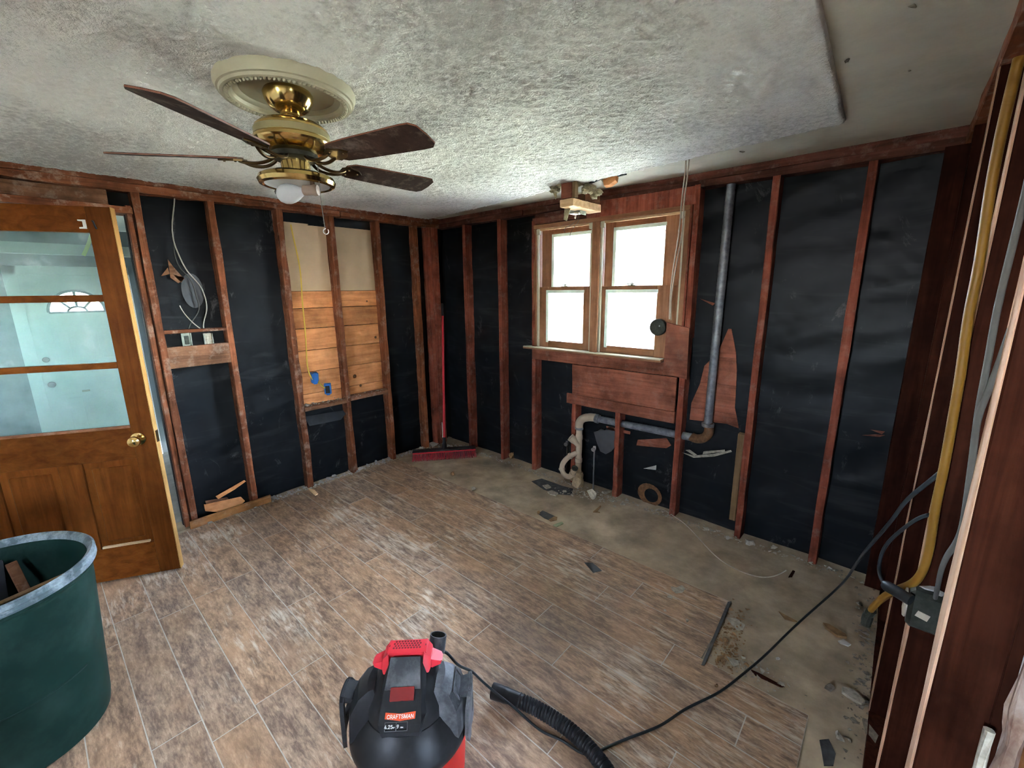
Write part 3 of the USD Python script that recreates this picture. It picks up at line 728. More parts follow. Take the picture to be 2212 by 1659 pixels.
# ---------- porch behind the door
po = struct('wall_porch')
PX = -2.70
part(po, 'back_wall', MB().box((PX - 0.10, -5.0, -0.3), (PX - 0.045, -2.93, 2.4), 0).box((PX - 0.10, -2.15, -0.3), (PX - 0.045, -1.2, 2.4), 0).box((PX - 0.10, -2.93, 1.87), (PX - 0.045, -2.15, 2.4), 0), 'porch_wall')
part(po, 'side_wall', prismmesh(sbox(PX, -0.3, -0.13, 2.4).difference(sbox(-1.5, 1.35, -1.25, 1.6)), (0, -4.6, 0), (1, 0, 0), (0, 0, 1), 0.06), 'porch_wall')  # small unseen opening added here and opposite to let daylight into the porch
part(po, 'side_wall', prismmesh(sbox(PX, -0.3, -0.13, 2.4).difference(sbox(-1.5, 1.35, -1.25, 1.6)), (0, -1.25, 0), (1, 0, 0), (0, 0, 1), 0.06), 'porch_wall')
part(po, 'ceiling_beam', MB().box((PX + 0.02, -4.5, 1.985), (PX + 0.06, -1.3, 2.09), 0.004), 'porch_ceiling')
solo('floor_porch', MB().box((PX - 0.1, -4.7, -0.32), (-0.13, -1.2, -0.22), 0), 'porch_floor', None, None, kind='structure')
solo('ceiling_porch', MB().box((PX - 0.1, -4.7, 2.25), (-0.13, -1.2, 2.3), 0), 'porch_ceiling', None, None, kind='structure')
d2 = struct('door_2')
DY0, DY1 = -2.86, -2.14
cz, cy, rr = 1.438, -2.50, 0.205
slab = sbox(DY0, -0.2, DY1, 1.80)
fanhole = Polygon([(cy + rr * math.cos(t), cz + 1.0 * rr * math.sin(t)) for t in np.linspace(0, math.pi, 25)])
slab = slab.difference(fanhole)
part(d2, 'door_slab', prismmesh(slab, (PX - 0.04, 0, 0), (0, 1, 0), (0, 0, 1), 0.04), 'porch_white')
for (a, b, c, d) in ((-2.76, -2.56, 0.92, 1.30), (-2.44, -2.24, 0.92, 1.30), (-2.76, -2.56, 0.02, 0.62), (-2.44, -2.24, 0.02, 0.62)):
    part(d2, 'door_panel', MB().add(prismmesh(sbox(a, c, b, d).difference(sbox(a + 0.025, c + 0.025, b - 0.025, d - 0.025)), (PX, 0, 0), (0, 1, 0), (0, 0, 1), 0.008)).box((PX, a + 0.045, c + 0.045), (PX + 0.006, b - 0.045, d - 0.045), 0.002), 'porch_white')
part(d2, 'fanlight_pane', prismmesh(fanhole, (PX - 0.03, 0, 0), (0, 1, 0), (0, 0, 1), 0.006), 'fan_pane')
ft = MB()
ft.tube([(PX, cy + rr * math.cos(t), cz + 1.0 * rr * math.sin(t)) for t in np.linspace(0, math.pi, 20)], 0.012, 6, 0)
ft.tube([(PX, cy + 0.07 * math.cos(t), cz + 0.05 * math.sin(t)) for t in np.linspace(0, math.pi, 12)], 0.010, 6, 0)
ft.box((PX - 0.012, cy - rr, cz - 0.012), (PX + 0.010, cy + rr, cz + 0.006), 0.002)
for t in (0.25, 0.5, 0.75):
    a = t * math.pi
    ft.tube([(PX, cy + 0.07 * math.cos(a), cz + 0.05 * math.sin(a)), (PX, cy + rr * math.cos(a), cz + 1.0 * rr * math.sin(a))], 0.011, 6, 0)
part(d2, 'fanlight_grille', ft, 'porch_wall')
for z, r in ((0.985, 0.026), (0.735, 0.030)):
    part(d2, 'door_knob', MB().lathe([(0, 0.03), (r * 0.8, 0.028), (r, 0.015), (r * 0.7, 0.0)], (PX, -2.80, z), (1, 0, 0), 16), 'black_plastic', 'black knob')
part(d2, 'door_frame', MB().box((PX - 0.045, -2.945, -0.22), (PX + 0.015, -2.852, 1.88), 0.003).box((PX - 0.045, -2.148, -0.22), (PX + 0.015, -2.055, 1.88), 0.003).box((PX - 0.045, -2.945, 1.793), (PX + 0.015, -2.055, 1.88), 0.003), 'porch_white')
part(d2, 'mail_plate', MB().box((PX, -2.6, 0.62), (PX + 0.008, -2.54, 0.64), 0.002), 'cream_trim')

# ---------- door frame of the open door
t1 = struct('trim_1')
part(t1, 'head_jamb', lumber((-0.13, -3.28, 2.078), (0.004, -2.342, 2.118), 110, 0.0015), 'plate_wood')
part(t1, 'side_jamb', lumber((-0.14, -2.362, -0.02), (-0.075, -2.345, 2.08), 111, 0.001), 'mint_trim', 'flaking pale green jamb')
part(t1, 'door_stop', lumber((-0.10, -2.376, -0.02), (-0.06, -2.363, 2.08), 112, 0.001), 'torn_paper', 'dark weather strip')
part(t1, 'threshold', lumber((-0.14, -3.28, -0.03), (0.02, -2.345, 0.008), 113, 0.001), 'subfloor')

# ---------- the wooden door, ajar into the room
dU = np.array([-0.49, -0.872, 0.0]); dU /= np.linalg.norm(dU)      # from latch edge to hinge edge
dN = np.array([-dU[1], dU[0], 0.0])                                # towards the room
P0 = np.array([0.527, -2.511, 0.0])
def dp(u, z, n=0.0): return P0 + dU * u + np.array([0, 0, z]) + dN * n
def dbox(u0, u1, z0, z1, n0, n1, b=0.002):
    P = boxpts(np.array([u0, z0, n0]), np.array([u1, z1, n1]), b)
    return hullof(np.array([dp(a, z, n) for a, z, n in P]))
d1 = thing('door_1', None, None, kind='structure', loc=tuple(dp(0.8, 0.0)))
DT = 0.042
DWd, DH = 0.80, 2.030
part(d1, 'stile', dbox(0.0, 0.100, 0.012, DH, -DT, 0), 'door_wood')
part(d1, 'stile', dbox(0.69, DWd, 0.012, DH, -DT, 0), 'door_wood')
part(d1, 'stile_edge', dbox(-0.003, 0.0, 0.012, DH, -DT, 0.0, 0), 'door_edge', 'pale edge of the door')
part(d1, 'top_rail', dbox(0.100, 0.69, 1.908, DH, -DT, 0), 'door_wood_cross')
part(d1, 'lock_rail', dbox(0.100, 0.69, 0.722, 0.905, -DT, 0), 'door_wood_cross')
part(d1, 'bottom_rail', dbox(0.100, 0.69, 0.012, 0.212, -DT, 0), 'door_wood_cross')
part(d1, 'muntin', dbox(0.100, 0.69, 1.572, 1.606, -DT + 0.006, -0.002), 'door_wood_cross')
part(d1, 'muntin', dbox(0.100, 0.69, 1.226, 1.258, -DT + 0.006, -0.002), 'door_wood_cross')
part(d1, 'mid_stile', dbox(0.345, 0.445, 0.212, 0.722, -DT, 0), 'door_wood')
for a, b in ((0.100, 0.345), (0.445, 0.69)):
    pn = part(d1, 'panel', dbox(a, b, 0.212, 0.722, -DT + 0.012, -0.014, 0), 'door_wood')
    part(pn, 'raised_field', dbox(a + 0.035, b - 0.035, 0.25, 0.685, -0.016, -0.005, 0.009), 'door_wood')
for z0, z1 in ((0.905, 1.226), (1.258, 1.572), (1.606, 1.908)):
    part(d1, 'pane', dbox(0.100, 0.69, z0, z1, -0.024, -0.019, 0), 'door_pane')
part(d1, 'ledge', dbox(0.098, 0.692, 0.898, 0.912, -0.012, 0.006, 0.002), 'block_wood', 'scuffed ledge below the glass')
kc = dp(0.074, 0.832, 0)
part(d1, 'door_knob', MB().lathe([(0.036, 0.0), (0.035, 0.006), (0.014, 0.009), (0.012, 0.030), (0.022, 0.036), (0.029, 0.048), (0.027, 0.060), (0.015, 0.067), (0, 0.068)], kc, dN, 28), 'brass', 'brass knob', smooth=40)
part(d1, 'latch', MB().add(dbox(-0.006, -0.003, 0.80, 0.865, -0.034, -0.010, 0)), 'dark_brass')
# white C-shaped catch and the dark hook beside it
cp = Polygon([(0, 0), (0.028, 0), (0.028, 0.006), (0.012, 0.008), (0.012, 0.034), (0.030, 0.036), (0.030, 0.042), (0, 0.042)])
part(d1, 'catch_plate', prismmesh([(p[0], p[1]) for p in cp.exterior.coords[:-1]], dp(0.105, 1.925, 0.0), dU, (0, 0, 1), -0.006), 'porch_white', 'white catch plate')
part(d1, 'hook', MB().tube([dp(0.078, 1.962, 0.004), dp(0.070, 1.955, 0.014), dp(0.068, 1.940, 0.012), dp(0.066, 1.925, 0.004)], 0.004, 6), 'torn_paper')
part(d1, 'scrape', dbox(0.118, 0.338, 0.213, 0.224, -0.014, 0.0005, 0.001), 'beige_panel', 'bare scrape along the lower panel edge')
solo('hanging_strap', MB().tube([onx(199, 503, -0.9), onx(190, 530, -0.9), onx(180, 552, -0.9)], 0.011, 8, 4, flat=0.3), 'lime_reflection', 'yellow-green strap added as a painted reflection in the top door pane', 'glint')  # added strip that paints a reflection seen in the glass
#@THINGS
# ================================================================== things
rng = random.Random(11)
# ---------- ceiling medallion and fan
FC = np.array([1.890, -2.171, 0.0])
def fz(r, z): return (r, z - 0)
md = thing('ceiling_medallion', 'cream round plaster medallion with a beaded rim on the ceiling above the fan', 'ceiling medallion', (FC[0], FC[1], H - 0.05))
part(md, 'ring', MB().lathe([(0.2125, H - 0.010), (0.2142, H - 0.028), (0.2065, H - 0.046), (0.2006, H - 0.048), (0.1972, H - 0.056), (0.1887, H - 0.058), (0.1836, H - 0.052), (0.1742, H - 0.054), (0.1666, H - 0.050), (0.1615, H - 0.040), (0.1496, H - 0.036), (0.1445, H - 0.030)], (FC[0], FC[1], 0), n=96), 'cream_trim', smooth=35)
part(md, 'dish', MB().lathe([(0.147, H - 0.029), (0.10, H - 0.025), (0.0, H - 0.023)], (FC[0], FC[1], 0), n=64), 'cream_trim')
bd = MB()
for i in range(84):
    t = i / 84 * 2 * math.pi
    b = trimesh.creation.icosphere(1, 1.0)
    b.apply_scale([0.0080, 0.0045, 0.006])
    b.apply_transform(trimesh.transformations.rotation_matrix(t + 0.5, [0, 0, 1]))
    b.apply_translation([FC[0] + 0.180 * math.cos(t), FC[1] + 0.180 * math.sin(t), H - 0.057])
    bd.add(b)
part(md, 'rope_bead', bd, 'cream_trim', kind='stuff', smooth=True)
fan = thing('ceiling_fan', 'brass ceiling fan with dusty dark brown blades and one bare bulb', 'ceiling fan', (FC[0], FC[1], 1.90))
FO = (FC[0], FC[1], 0)
part(fan, 'canopy', MB().lathe([(0.040, 2.271), (0.072, 2.268), (0.078, 2.256), (0.074, 2.236), (0.060, 2.214), (0.044, 2.204), (0.030, 2.200), (0.0, 2.200)], FO), 'brass', smooth=35)
part(fan, 'neck', MB().lathe([(0.030, 2.205), (0.032, 2.190), (0.042, 2.184), (0.040, 2.168), (0.0, 2.165)], FO, n=32), 'brass', smooth=35)
mo = part(fan, 'motor_housing', MB().lathe([(0.0, 2.176), (0.060, 2.174), (0.098, 2.164), (0.114, 2.150), (0.1165, 2.140), (0.116, 2.122), (0.122, 2.116), (0.124, 2.106), (0.118, 2.094), (0.100, 2.082), (0.078, 2.074), (0.0, 2.072)], FO, n=64), 'brass', smooth=30)
part(mo, 'band', MB().lathe([(0.1168, 2.142), (0.1185, 2.140), (0.1185, 2.122), (0.1168, 2.120)], FO, n=64), 'brass_matte', 'pale brass band')
part(fan, 'flywheel', MB().lathe([(0.0, 2.073), (0.074, 2.073), (0.076, 2.058), (0.062, 2.052), (0.0, 2.052)], FO, n=40), 'dark_metal', smooth=30)
part(fan, 'switch_housing', MB().lathe([(0.0, 2.052), (0.046, 2.052), (0.047, 2.012), (0.050, 2.008), (0.0, 2.008)], FO, n=40), 'brass', smooth=30)
for i in range(5):
    t = math.radians(-54 + 72 * i - 2)
    e = np.array([math.cos(t), math.sin(t), 0]); s = np.array([-math.sin(t), math.cos(t), 0])
    pit = math.radians(-13)
    sp = s * math.cos(pit) + np.array([0, 0, math.sin(pit)])
    zb = 2.052
    ol = [(0.175, -0.030), (0.20, -0.050), (0.28, -0.056), (0.50, -0.064), (0.535, -0.062), (0.552, -0.045), (0.556, 0.0), (0.552, 0.045), (0.535, 0.062), (0.50, 0.064), (0.28, 0.056), (0.20, 0.050), (0.175, 0.030)]
    o = np.array([FC[0], FC[1], zb])
    bl = part(fan, 'blade', prismmesh(ol, o, e, sp, 0.006), 'blade_wood')
    inner = Polygon(ol).buffer(-0.0015)
    part(bl, 'blade_edge', prismmesh(Polygon(ol).buffer(0.0008).difference(inner), o + np.cross(e, sp) * 0.0012, e, sp, 0.0036), 'blade_edge', 'reddish edge of the blade')
    ir = MB()
    for sg in (-1, 1):
        ir.tube([o + e * 0.062 + s * sg * 0.012 + [0, 0, 0.008], o + e * 0.095 + s * sg * 0.022 + [0, 0, -0.012], o + e * 0.135 + s * sg * 0.020 + [0, 0, -0.016], o + e * 0.172 + sp * sg * 0.014 + [0, 0, -0.006]], 0.0055, 8, 5)
    ir.prism([(0.160, -0.020), (0.185, -0.034), (0.225, -0.020), (0.245, 0.0), (0.225, 0.020), (0.185, 0.034), (0.160, 0.020)], o - np.cross(e, sp) * 0.006, e, sp, 0.006)
    for q in ((0.185, -0.018), (0.185, 0.018), (0.225, 0)):
        ir.lathe([(0.0045, 0), (0.0035, 0.003), (0, 0.0035)], o + e * q[0] + sp * q[1] - np.cross(e, sp) * 0.006, -np.cross(e, sp), 8)
    part(bl, 'blade_iron', ir, 'dark_brass', 'scrolled brass blade bracket', smooth=40)
lp = part(fan, 'light_plate', MB().lathe([(0.0, 2.010), (0.060, 2.010), (0.105, 2.006), (0.120, 1.998), (0.125, 1.986), (0.120, 1.974), (0.110, 1.970), (0.104, 1.974)], FO, n=64), 'brass', smooth=35)
part(lp, 'reflector', MB().lathe([(0.105, 1.9745), (0.095, 1.984), (0.05, 1.992), (0.0, 1.993)], FO, n=48), 'white_enamel', 'white reflector under the light plate', smooth=True)
# socket and bulb lie sideways under the plate
rd = unit(np.array([CR[0], CR[1], 0]))
s0 = np.array([FC[0], FC[1], 1.956]) + rd * 0.055 - np.array([_f[0], _f[1], 0]) * 0.01
part(fan, 'socket', MB().lathe([(0.0, -0.020), (0.017, -0.018), (0.019, -0.006), (0.017, 0.0), (0.017, 0.032), (0.014, 0.034), (0, 0.034)], s0, -rd, 24).tube([s0, s0 + [0, 0, 0.045]], 0.008, 8, 0), 'porcelain', 'porcelain lamp socket', smooth=35)
part(fan, 'light_bulb', MB().lathe([(0.012, 0.030), (0.015, 0.040), (0.024, 0.055), (0.031, 0.072), (0.0335, 0.088), (0.031, 0.104), (0.024, 0.117), (0.013, 0.125), (0.0, 0.127)], s0, -unit(rd + [0, 0, 0.12]), 32), 'bulb', 'frosted white bulb, unlit', smooth=True)
c0 = np.array([FC[0], FC[1], 0]) + rd * 0.100 - np.array([_f[0], _f[1], 0]) * 0.06
part(fan, 'pull_chain', MB().tube([c0 + [0, 0, 2.02], c0 + [0, 0, 1.9], c0 + rd * 0.004 + [0, 0, 1.823]], 0.0016, 6, 3), 'chain')
rc = c0 + rd * 0.006 + [0, 0, 1.813]
part(fan, 'pull_ring', MB().tube([rc + (rd * math.cos(t) + np.array([0, 0, 1]) * math.sin(t)) * 0.009 for t in np.linspace(1.6, 7.0, 18)], 0.0015, 6, 0), 'white_enamel')

# ---------- green bin
BX, BY = 1.292, -3.140
bn = thing('trash_can', 'dark green plastic trash can with a scuffed grey rim in the left foreground', 'trash can', (BX, BY, 0))
prof = [(0.0, 0.004), (0.225, 0.004), (0.236, 0.010), (0.242, 0.05), (0.258, 0.30), (0.272, 0.52), (0.276, 0.60), (0.279, 0.615), (0.284, 0.62), (0.284, 0.645), (0.278, 0.648), (0.266, 0.648), (0.260, 0.60), (0.245, 0.30), (0.228, 0.03), (0.0, 0.03)]
part(bn, 'body', MB().lathe(prof, (BX, BY, 0), n=72), 'bin_green', smooth=35)
part(bn, 'rim', MB().lathe([(0.280, 0.632), (0.292, 0.634), (0.2945, 0.642), (0.289, 0.650), (0.2935, 0.655), (0.293, 0.668), (0.286, 0.674), (0.279, 0.671), (0.272, 0.664), (0.266, 0.645), (0.265, 0.630)], (BX, BY, 0), n=72), 'bin_rim', 'scuffed grey-blue rim', smooth=40)
hd = MB()
for sg in (1,):
    a = np.array([EYE[0] - BX, EYE[1] - BY, 0]); a = unit(np.array([a[0] * math.cos(-0.62) - a[1] * math.sin(-0.62), a[0] * math.sin(-0.62) + a[1] * math.cos(-0.62), 0]))
    s = np.array([-a[1], a[0], 0])
    c = np.array([BX, BY, 0.60])
    hd.tube([c + a * 0.270 - s * 0.07, c + a * 0.315 - s * 0.06 + [0, 0, -0.03], c + a * 0.320 + [0, 0, -0.035], c + a * 0.315 + s * 0.06 + [0, 0, -0.03], c + a * 0.270 + s * 0.07], 0.014, 8, 5)
part(bn, 'handle', hd, 'bin_rim', smooth=40)
emb = MB()
for zz in (0.28, 0.47):
    emb.tube([(BX + (0.2605 + 0.018 * (zz - 0.3)) * math.cos(t), BY + (0.2605 + 0.018 * (zz - 0.3)) * math.sin(t), zz) for t in np.linspace(-0.1, 0.85, 16)], 0.0022, 5, 0)
part(bn, 'moulded_line', emb, 'bin_green', kind='stuff')
AW = unit(np.array([BX - EYE[0], BY - EYE[1], 0]))
RT = np.array([AW[1], -AW[0], 0])
BC = np.array([BX, BY, 0])
def inbin(a, r, z): return BC + AW * a + RT * r + [0, 0, z]
for i, (a, b, r, m, lab) in enumerate((
        (inbin(0.02, 0.13, 0.20), inbin(0.20, 0.085, 0.60), 0.016, 'block_wood', 'brown stick leaning upright inside the trash can'),
        (inbin(0.02, -0.19, 0.52), inbin(0.05, 0.21, 0.54), 0.007, 'pale_wood_up', 'pale thin strip lying across the inside of the trash can'),
        (inbin(0.18, 0.02, 0.40), inbin(0.22, 0.04, 0.615), 0.030, 'torn_paper', 'grey torn scrap poking up in the back of the trash can'))):
    a, b = np.array(a), np.array(b)
    w = unit(b - a); s = unit(np.cross(w, [0.3, 0.2, 0.5])); t = np.cross(w, s)
    solo('scrap_stick' if i < 2 else 'paper_scrap', MB().obox((a + b) / 2, (w, s, t), (np.linalg.norm(b - a) / 2, r, 0.006), 0.002), m, lab, 'scrap')

# ---------- shop vacuum (its own axes: x right, y away from the camera)
VX, VY, VR, VS = 2.527, -2.278, 44.3, 0.921
va = thing('shop_vacuum', 'red and black wet dry shop vacuum standing in the foreground', 'vacuum cleaner', (VX, VY, 0), VR)
UsdGeom.Xform(stage.GetPrimAtPath(va)).AddScaleOp().Set(Gf.Vec3f(VS, VS, 0.985))
part(va, 'drum', MB().lathe([(0, 0.035), (0.165, 0.035), (0.178, 0.045), (0.184, 0.12), (0.191, 0.250), (0.195, 0.256), (0.195, 0.268), (0, 0.268)], n=64), 'red_plastic', smooth=35)
for i in range(4):
    t = math.radians(45 + 90 * i)
    ft_ = part(va, 'caster_foot', MB().box((0.165 * math.cos(t) - 0.04, 0.165 * math.sin(t) - 0.04, 0.028), (0.165 * math.cos(t) + 0.04, 0.165 * math.sin(t) + 0.04, 0.075), 0.01), 'black_plastic')
    part(ft_, 'caster', MB().lathe([(0, -0.012), (0.018, -0.012), (0.019, 0), (0.018, 0.012), (0, 0.012)], (0.19 * math.cos(t), 0.19 * math.sin(t), 0.019), (-math.sin(t), math.cos(t), 0), 16), 'black_plastic')
part(va, 'lid', MB().lathe([(0.190, 0.262), (0.198, 0.259), (0.201, 0.266), (0.200, 0.280), (0.196, 0.290), (0.187, 0.306), (0.174, 0.328), (0.156, 0.350), (0.142, 0.364), (0.0, 0.370)], n=72), 'black_plastic', smooth=35)
def ring(r, z, y=0.0, sx=1.0, sy=1.0, n=28):
    return [(r * sx * math.cos(t), y + r * sy * math.sin(t), z) for t in np.arange(n) / n * 2 * math.pi]
hs = hullof(ring(0.140, 0.362) + ring(0.134, 0.395) + ring(0.118, 0.430, 0.012) + ring(0.090, 0.462, 0.03) + [(sx * 0.058, yy, 0.487) for sx in (-1, 1) for yy in (0.005, 0.085)])
part(va, 'motor_head', hs, 'black_plastic', smooth=30)
# front console: a raised sloping slab
A0, A1 = np.array([0, -0.150, 0.372]), np.array([0, 0.012, 0.500])
cv = unit(A1 - A0); cx_ = np.array([1.0, 0, 0]); cn = np.cross(cx_, cv)
co = A0
Lc = np.linalg.norm(A1 - A0)
con = part(va, 'console', MB().add(hullof([co + cx_ * x * w + cv * y + cn * n for x in (-1, 1) for (y, w, n) in ((0.0, 0.058, -0.03), (0.012, 0.060, 0.008), (0.03, 0.066, 0.018), (0.12, 0.060, 0.020), (Lc, 0.050, 0.014), (Lc, 0.050, -0.04), (0.08, 0.085, -0.02), (0.14, 0.080, -0.02))]), ), 'black_plastic', smooth=25)
part(con, 'top_plate', prismmesh([(-0.057, 0.118), (0.057, 0.118), (0.054, 0.150), (0.049, Lc - 0.002), (-0.049, Lc - 0.002), (-0.054, 0.150)], co + cn * 0.0185 + cv * 0.0, cx_, cv, 0.004), 'grey_plastic', 'matt grey plate below the handle')
sw = part(va, 'switch', MB().add(prismmesh(Polygon([(-0.036, 0.090), (-0.001, 0.090), (-0.001, 0.122), (-0.036, 0.122)]).buffer(0.002), co + cn * 0.020, cx_, cv, 0.005)), 'switch_red', 'dull red rocker switch')
part(sw, 'rocker_half', prismmesh(Polygon([(0.001, 0.090), (0.036, 0.090), (0.036, 0.122), (0.001, 0.122)]).buffer(0.002), co + cn * 0.020, cx_, cv, 0.0065), 'switch_red')
lb = part(va, 'brand_label', prismmesh([(-0.048, 0.046), (-0.047, 0.062), (0.0, 0.058), (0.047, 0.062), (0.046, 0.044), (0.0, 0.040)], co + cn * 0.0185, cx_, cv, 0.0012), 'label_red', 'orange-red label with white lettering')
part(lb, 'lettering', MB().text('CRAFTSMAN', 0.0098, co + cn * 0.0198 + cv * 0.0508, cx_, cv, 0.0005), 'print_white')
sp_ = part(va, 'spec_label', MB().add(prismmesh(sbox(-0.046, 0.016, 0.024, 0.038).difference(sbox(-0.045, 0.017, -0.0115, 0.037)).difference(sbox(-0.0105, 0.017, 0.023, 0.037)), co + cn * 0.0125, cx_, cv, 0.0060)), 'print_grey', 'grey rating box')
part(sp_, 'lettering', MB().text('4.25', 0.0088, co + cn * 0.0192 + cv * 0.0268 - cx_ * 0.0335, cx_, cv, 0.001).text('HP', 0.0036, co + cn * 0.0192 + cv * 0.0245 - cx_ * 0.0175, cx_, cv, 0.001).text('9', 0.0088, co + cn * 0.0192 + cv * 0.0268 - cx_ * 0.0050, cx_, cv, 0.001).text('GAL', 0.0036, co + cn * 0.0192 + cv * 0.0245 + cx_ * 0.0080, cx_, cv, 0.001), 'print_white')
# carrying handle: bridge with honeycomb grip and two wings
hb = MB()
hb.add(hullof([(sx * x, y, z) for sx in (-1, 1) for (x, y, z) in ((0.070, 0.008, 0.492), (0.066, 0.012, 0.518), (0.056, 0.022, 0.524), (0.056, 0.058, 0.524), (0.066, 0.068, 0.518), (0.070, 0.072, 0.492), (0.060, 0.012, 0.497), (0.060, 0.068, 0.497))]))
for sg in (-1, 1):
    hb.add(hullof([(sg * x, y, z) for (x, y, z) in ((0.058, 0.000, 0.470), (0.060, 0.004, 0.520), (0.060, 0.070, 0.520), (0.058, 0.075, 0.470), (0.082, -0.002, 0.474), (0.082, 0.072, 0.474), (0.080, 0.010, 0.500), (0.080, 0.064, 0.500), (0.052, -0.018, 0.470), (0.072, -0.020, 0.460))]))
    hb.add(hullof([(sg * x, y, z) for (x, y, z) in ((0.075, 0.006, 0.478), (0.075, 0.062, 0.478), (0.075, 0.008, 0.494), (0.075, 0.060, 0.494), (0.112, 0.012, 0.482), (0.112, 0.052, 0.482), (0.118, 0.020, 0.478), (0.118, 0.044, 0.478), (0.112, 0.014, 0.468), (0.112, 0.050, 0.468), (0.078, 0.004, 0.462), (0.078, 0.064, 0.462))]))
hn = part(va, 'handle', hb, 'handle_red', smooth=35)
hc = MB()  # raised dark spots paint the shade inside the grip holes
for rw in range(4):
    for cl in range(10):
        x = -0.045 + 0.0098 * cl + (0.0049 if rw % 2 else 0)
        if x > 0.047: continue
        y = 0.0265 + 0.0090 * rw
        hc.lathe([(0.0040, 0.0), (0.0040, 0.0006), (0.0, 0.0006)], (x, y, 0.5238), (0, 0, 1), 6)
for sg in (-1, 1):
    hc.lathe([(0.0050, 0.0), (0.0050, 0.0006), (0.0, 0.0006)], (sg * 0.0585, 0.040, 0.5215), (sg * 0.2, 0, 1), 8)
part(hn, 'honeycomb_hole', hc, 'dark_red', 'dark spots painting the shade in the honeycomb grip', kind='stuff')
# side panels and latches
def arc(r, z, a0, a1, sg, n=7):
    return [(sg * r * math.cos(t), r * math.sin(t), z) for t in np.linspace(a0, a1, n)]
def wrap(poly, r, th, sg):
    """A flat outline (arc length, height) bent round the drum at radius r."""
    m = trimesh.creation.extrude_polygon(poly, th, engine='earcut')
    v, f = trimesh.remesh.subdivide_to_size(m.vertices, m.faces, 0.016, max_iter=8)
    t, rr = v[:, 0] / r, r + v[:, 2]
    w = np.c_[sg * rr * np.cos(t), rr * np.sin(t), v[:, 1]]
    m = trimesh.Trimesh(w, f, process=False)
    if sg > 0: m.invert()
    return m
for sg in (-1, 1):
    P = arc(0.199, 0.296, -0.50, 0.46, sg) + arc(0.190, 0.385, -0.46, 0.42, sg) + arc(0.160, 0.424, -0.42, 0.38, sg) + arc(0.128, 0.444, -0.44, 0.42, sg) + arc(0.112, 0.446, -0.46, 0.44, sg) + arc(0.108, 0.38, -0.70, 0.66, sg) + arc(0.14, 0.34, -0.66, 0.6, sg)
    sdp = part(va, 'side_pod', hullof(P), 'grey_plastic' if sg > 0 else 'black_plastic', 'dusty grey side pod' if sg > 0 else None, smooth=18)
    e1 = unit(np.array([sg * 0.022, 0.0, -0.040])); e2 = np.array([0, sg * 1.0, 0]); nn = np.cross(e2, -e1) * 1.0
    nn = unit(np.array([sg * 0.040, 0, 0.022])); e2 = np.cross(nn, -e1) * -1.0
    pc = np.array([sg * 0.1665, -0.006, 0.4100]) + nn * 0.0012
    if sg > 0:
        fr = sbox(-0.047, -0.021, 0.047, 0.021).difference(sbox(-0.041, -0.016, 0.041, 0.016))
        rc_ = part(sdp, 'warning_plate', prismmesh(fr, pc, e2, -e1, 0.004), 'grey_plastic', 'raised frame round the small print')
        tx = MB()
        for q in range(6):
            tx.obox(pc + e2 * (0.004 * (q % 2)) - e1 * (0.0115 - 0.0045 * q) + nn * 0.0005, (e2, e1, nn), (0.025 - 0.004 * (q % 3), 0.0010, 0.0005), 0)
        part(rc_, 'print_line', tx, 'black_rubber', kind='stuff')
    out = Polygon([(-0.066, 0.250), (-0.078, 0.285), (-0.066, 0.372), (-0.048, 0.402), (-0.030, 0.410), (0.030, 0.410), (0.048, 0.402), (0.066, 0.372), (0.078, 0.285), (0.066, 0.250), (0.050, 0.262), (0.046, 0.288), (-0.046, 0.288), (-0.050, 0.262)])
    slot = Polygon([(-0.032, 0.325), (-0.026, 0.372), (0.022, 0.372), (0.030, 0.325)])
    lt = MB().add(wrap(out.difference(slot), 0.208, 0.012, sg))
    lt.add(hullof(arc(0.170, 0.398, -0.22, 0.20, sg) + arc(0.170, 0.384, -0.22, 0.20, sg) + arc(0.216, 0.411, -0.16, 0.15, sg) + arc(0.216, 0.394, -0.20, 0.19, sg)))
    part(va, 'latch', lt, 'grey_plastic' if sg > 0 else 'black_plastic', smooth=30)
# blower port at the back
part(va, 'blower_port', MB().lathe([(0.0, 0.0), (0.030, 0.0), (0.030, 0.055), (0.026, 0.055), (0.025, 0.01)], (0.085, 0.105, 0.435), (0.15, 0.35, 1), 24), 'grey_plastic', smooth=35)

# ---------- hose on the floor
hp = [onz(1064, 1492, 0.036), onz(1115, 1510, 0.034), onz(1160, 1531, 0.030), onz(1215, 1565, 0.028), onz(1262, 1605, 0.028), onz(1300, 1650, 0.028)]
hp.append(hp[-1] + (hp[-1] - hp[-2]) * 1.6 + np.array([-0.01, -0.02, 0]))
S = smoothpath(hp, 14)
hz = thing('vacuum_hose', 'ribbed black vacuum hose lying on the floor beside the vacuum', 'vacuum hose', tuple(S[0] * [1, 1, 0]))
d = np.linalg.norm(np.diff(S, axis=0), axis=1)
L_ = np.r_[0, d.cumsum()]
n_ = int((L_[-1] - 0.11) / 0.0042)
ss = np.linspace(0.11, L_[-1], n_)
Q = np.c_[[np.interp(ss, L_, S[:, i]) for i in range(3)]].T
part(hz, 'ribbed_tube', tubemesh(Q, np.where(np.arange(n_) % 3 == 0, 0.0232, np.where(np.arange(n_) % 3 == 1, 0.0278, 0.0270)), 18), 'black_rubber', smooth=50)
ss = np.linspace(0.0, 0.125, 12)
Q = np.c_[[np.interp(ss, L_, S[:, i]) for i in range(3)]].T
part(hz, 'cuff', tubemesh(Q, [0.0295, 0.030, 0.030, 0.0295, 0.029, 0.0295, 0.027, 0.0268, 0.0265, 0.0262, 0.026, 0.0255], 22), 'black_plastic', 'smooth black hose cuff', smooth=40)

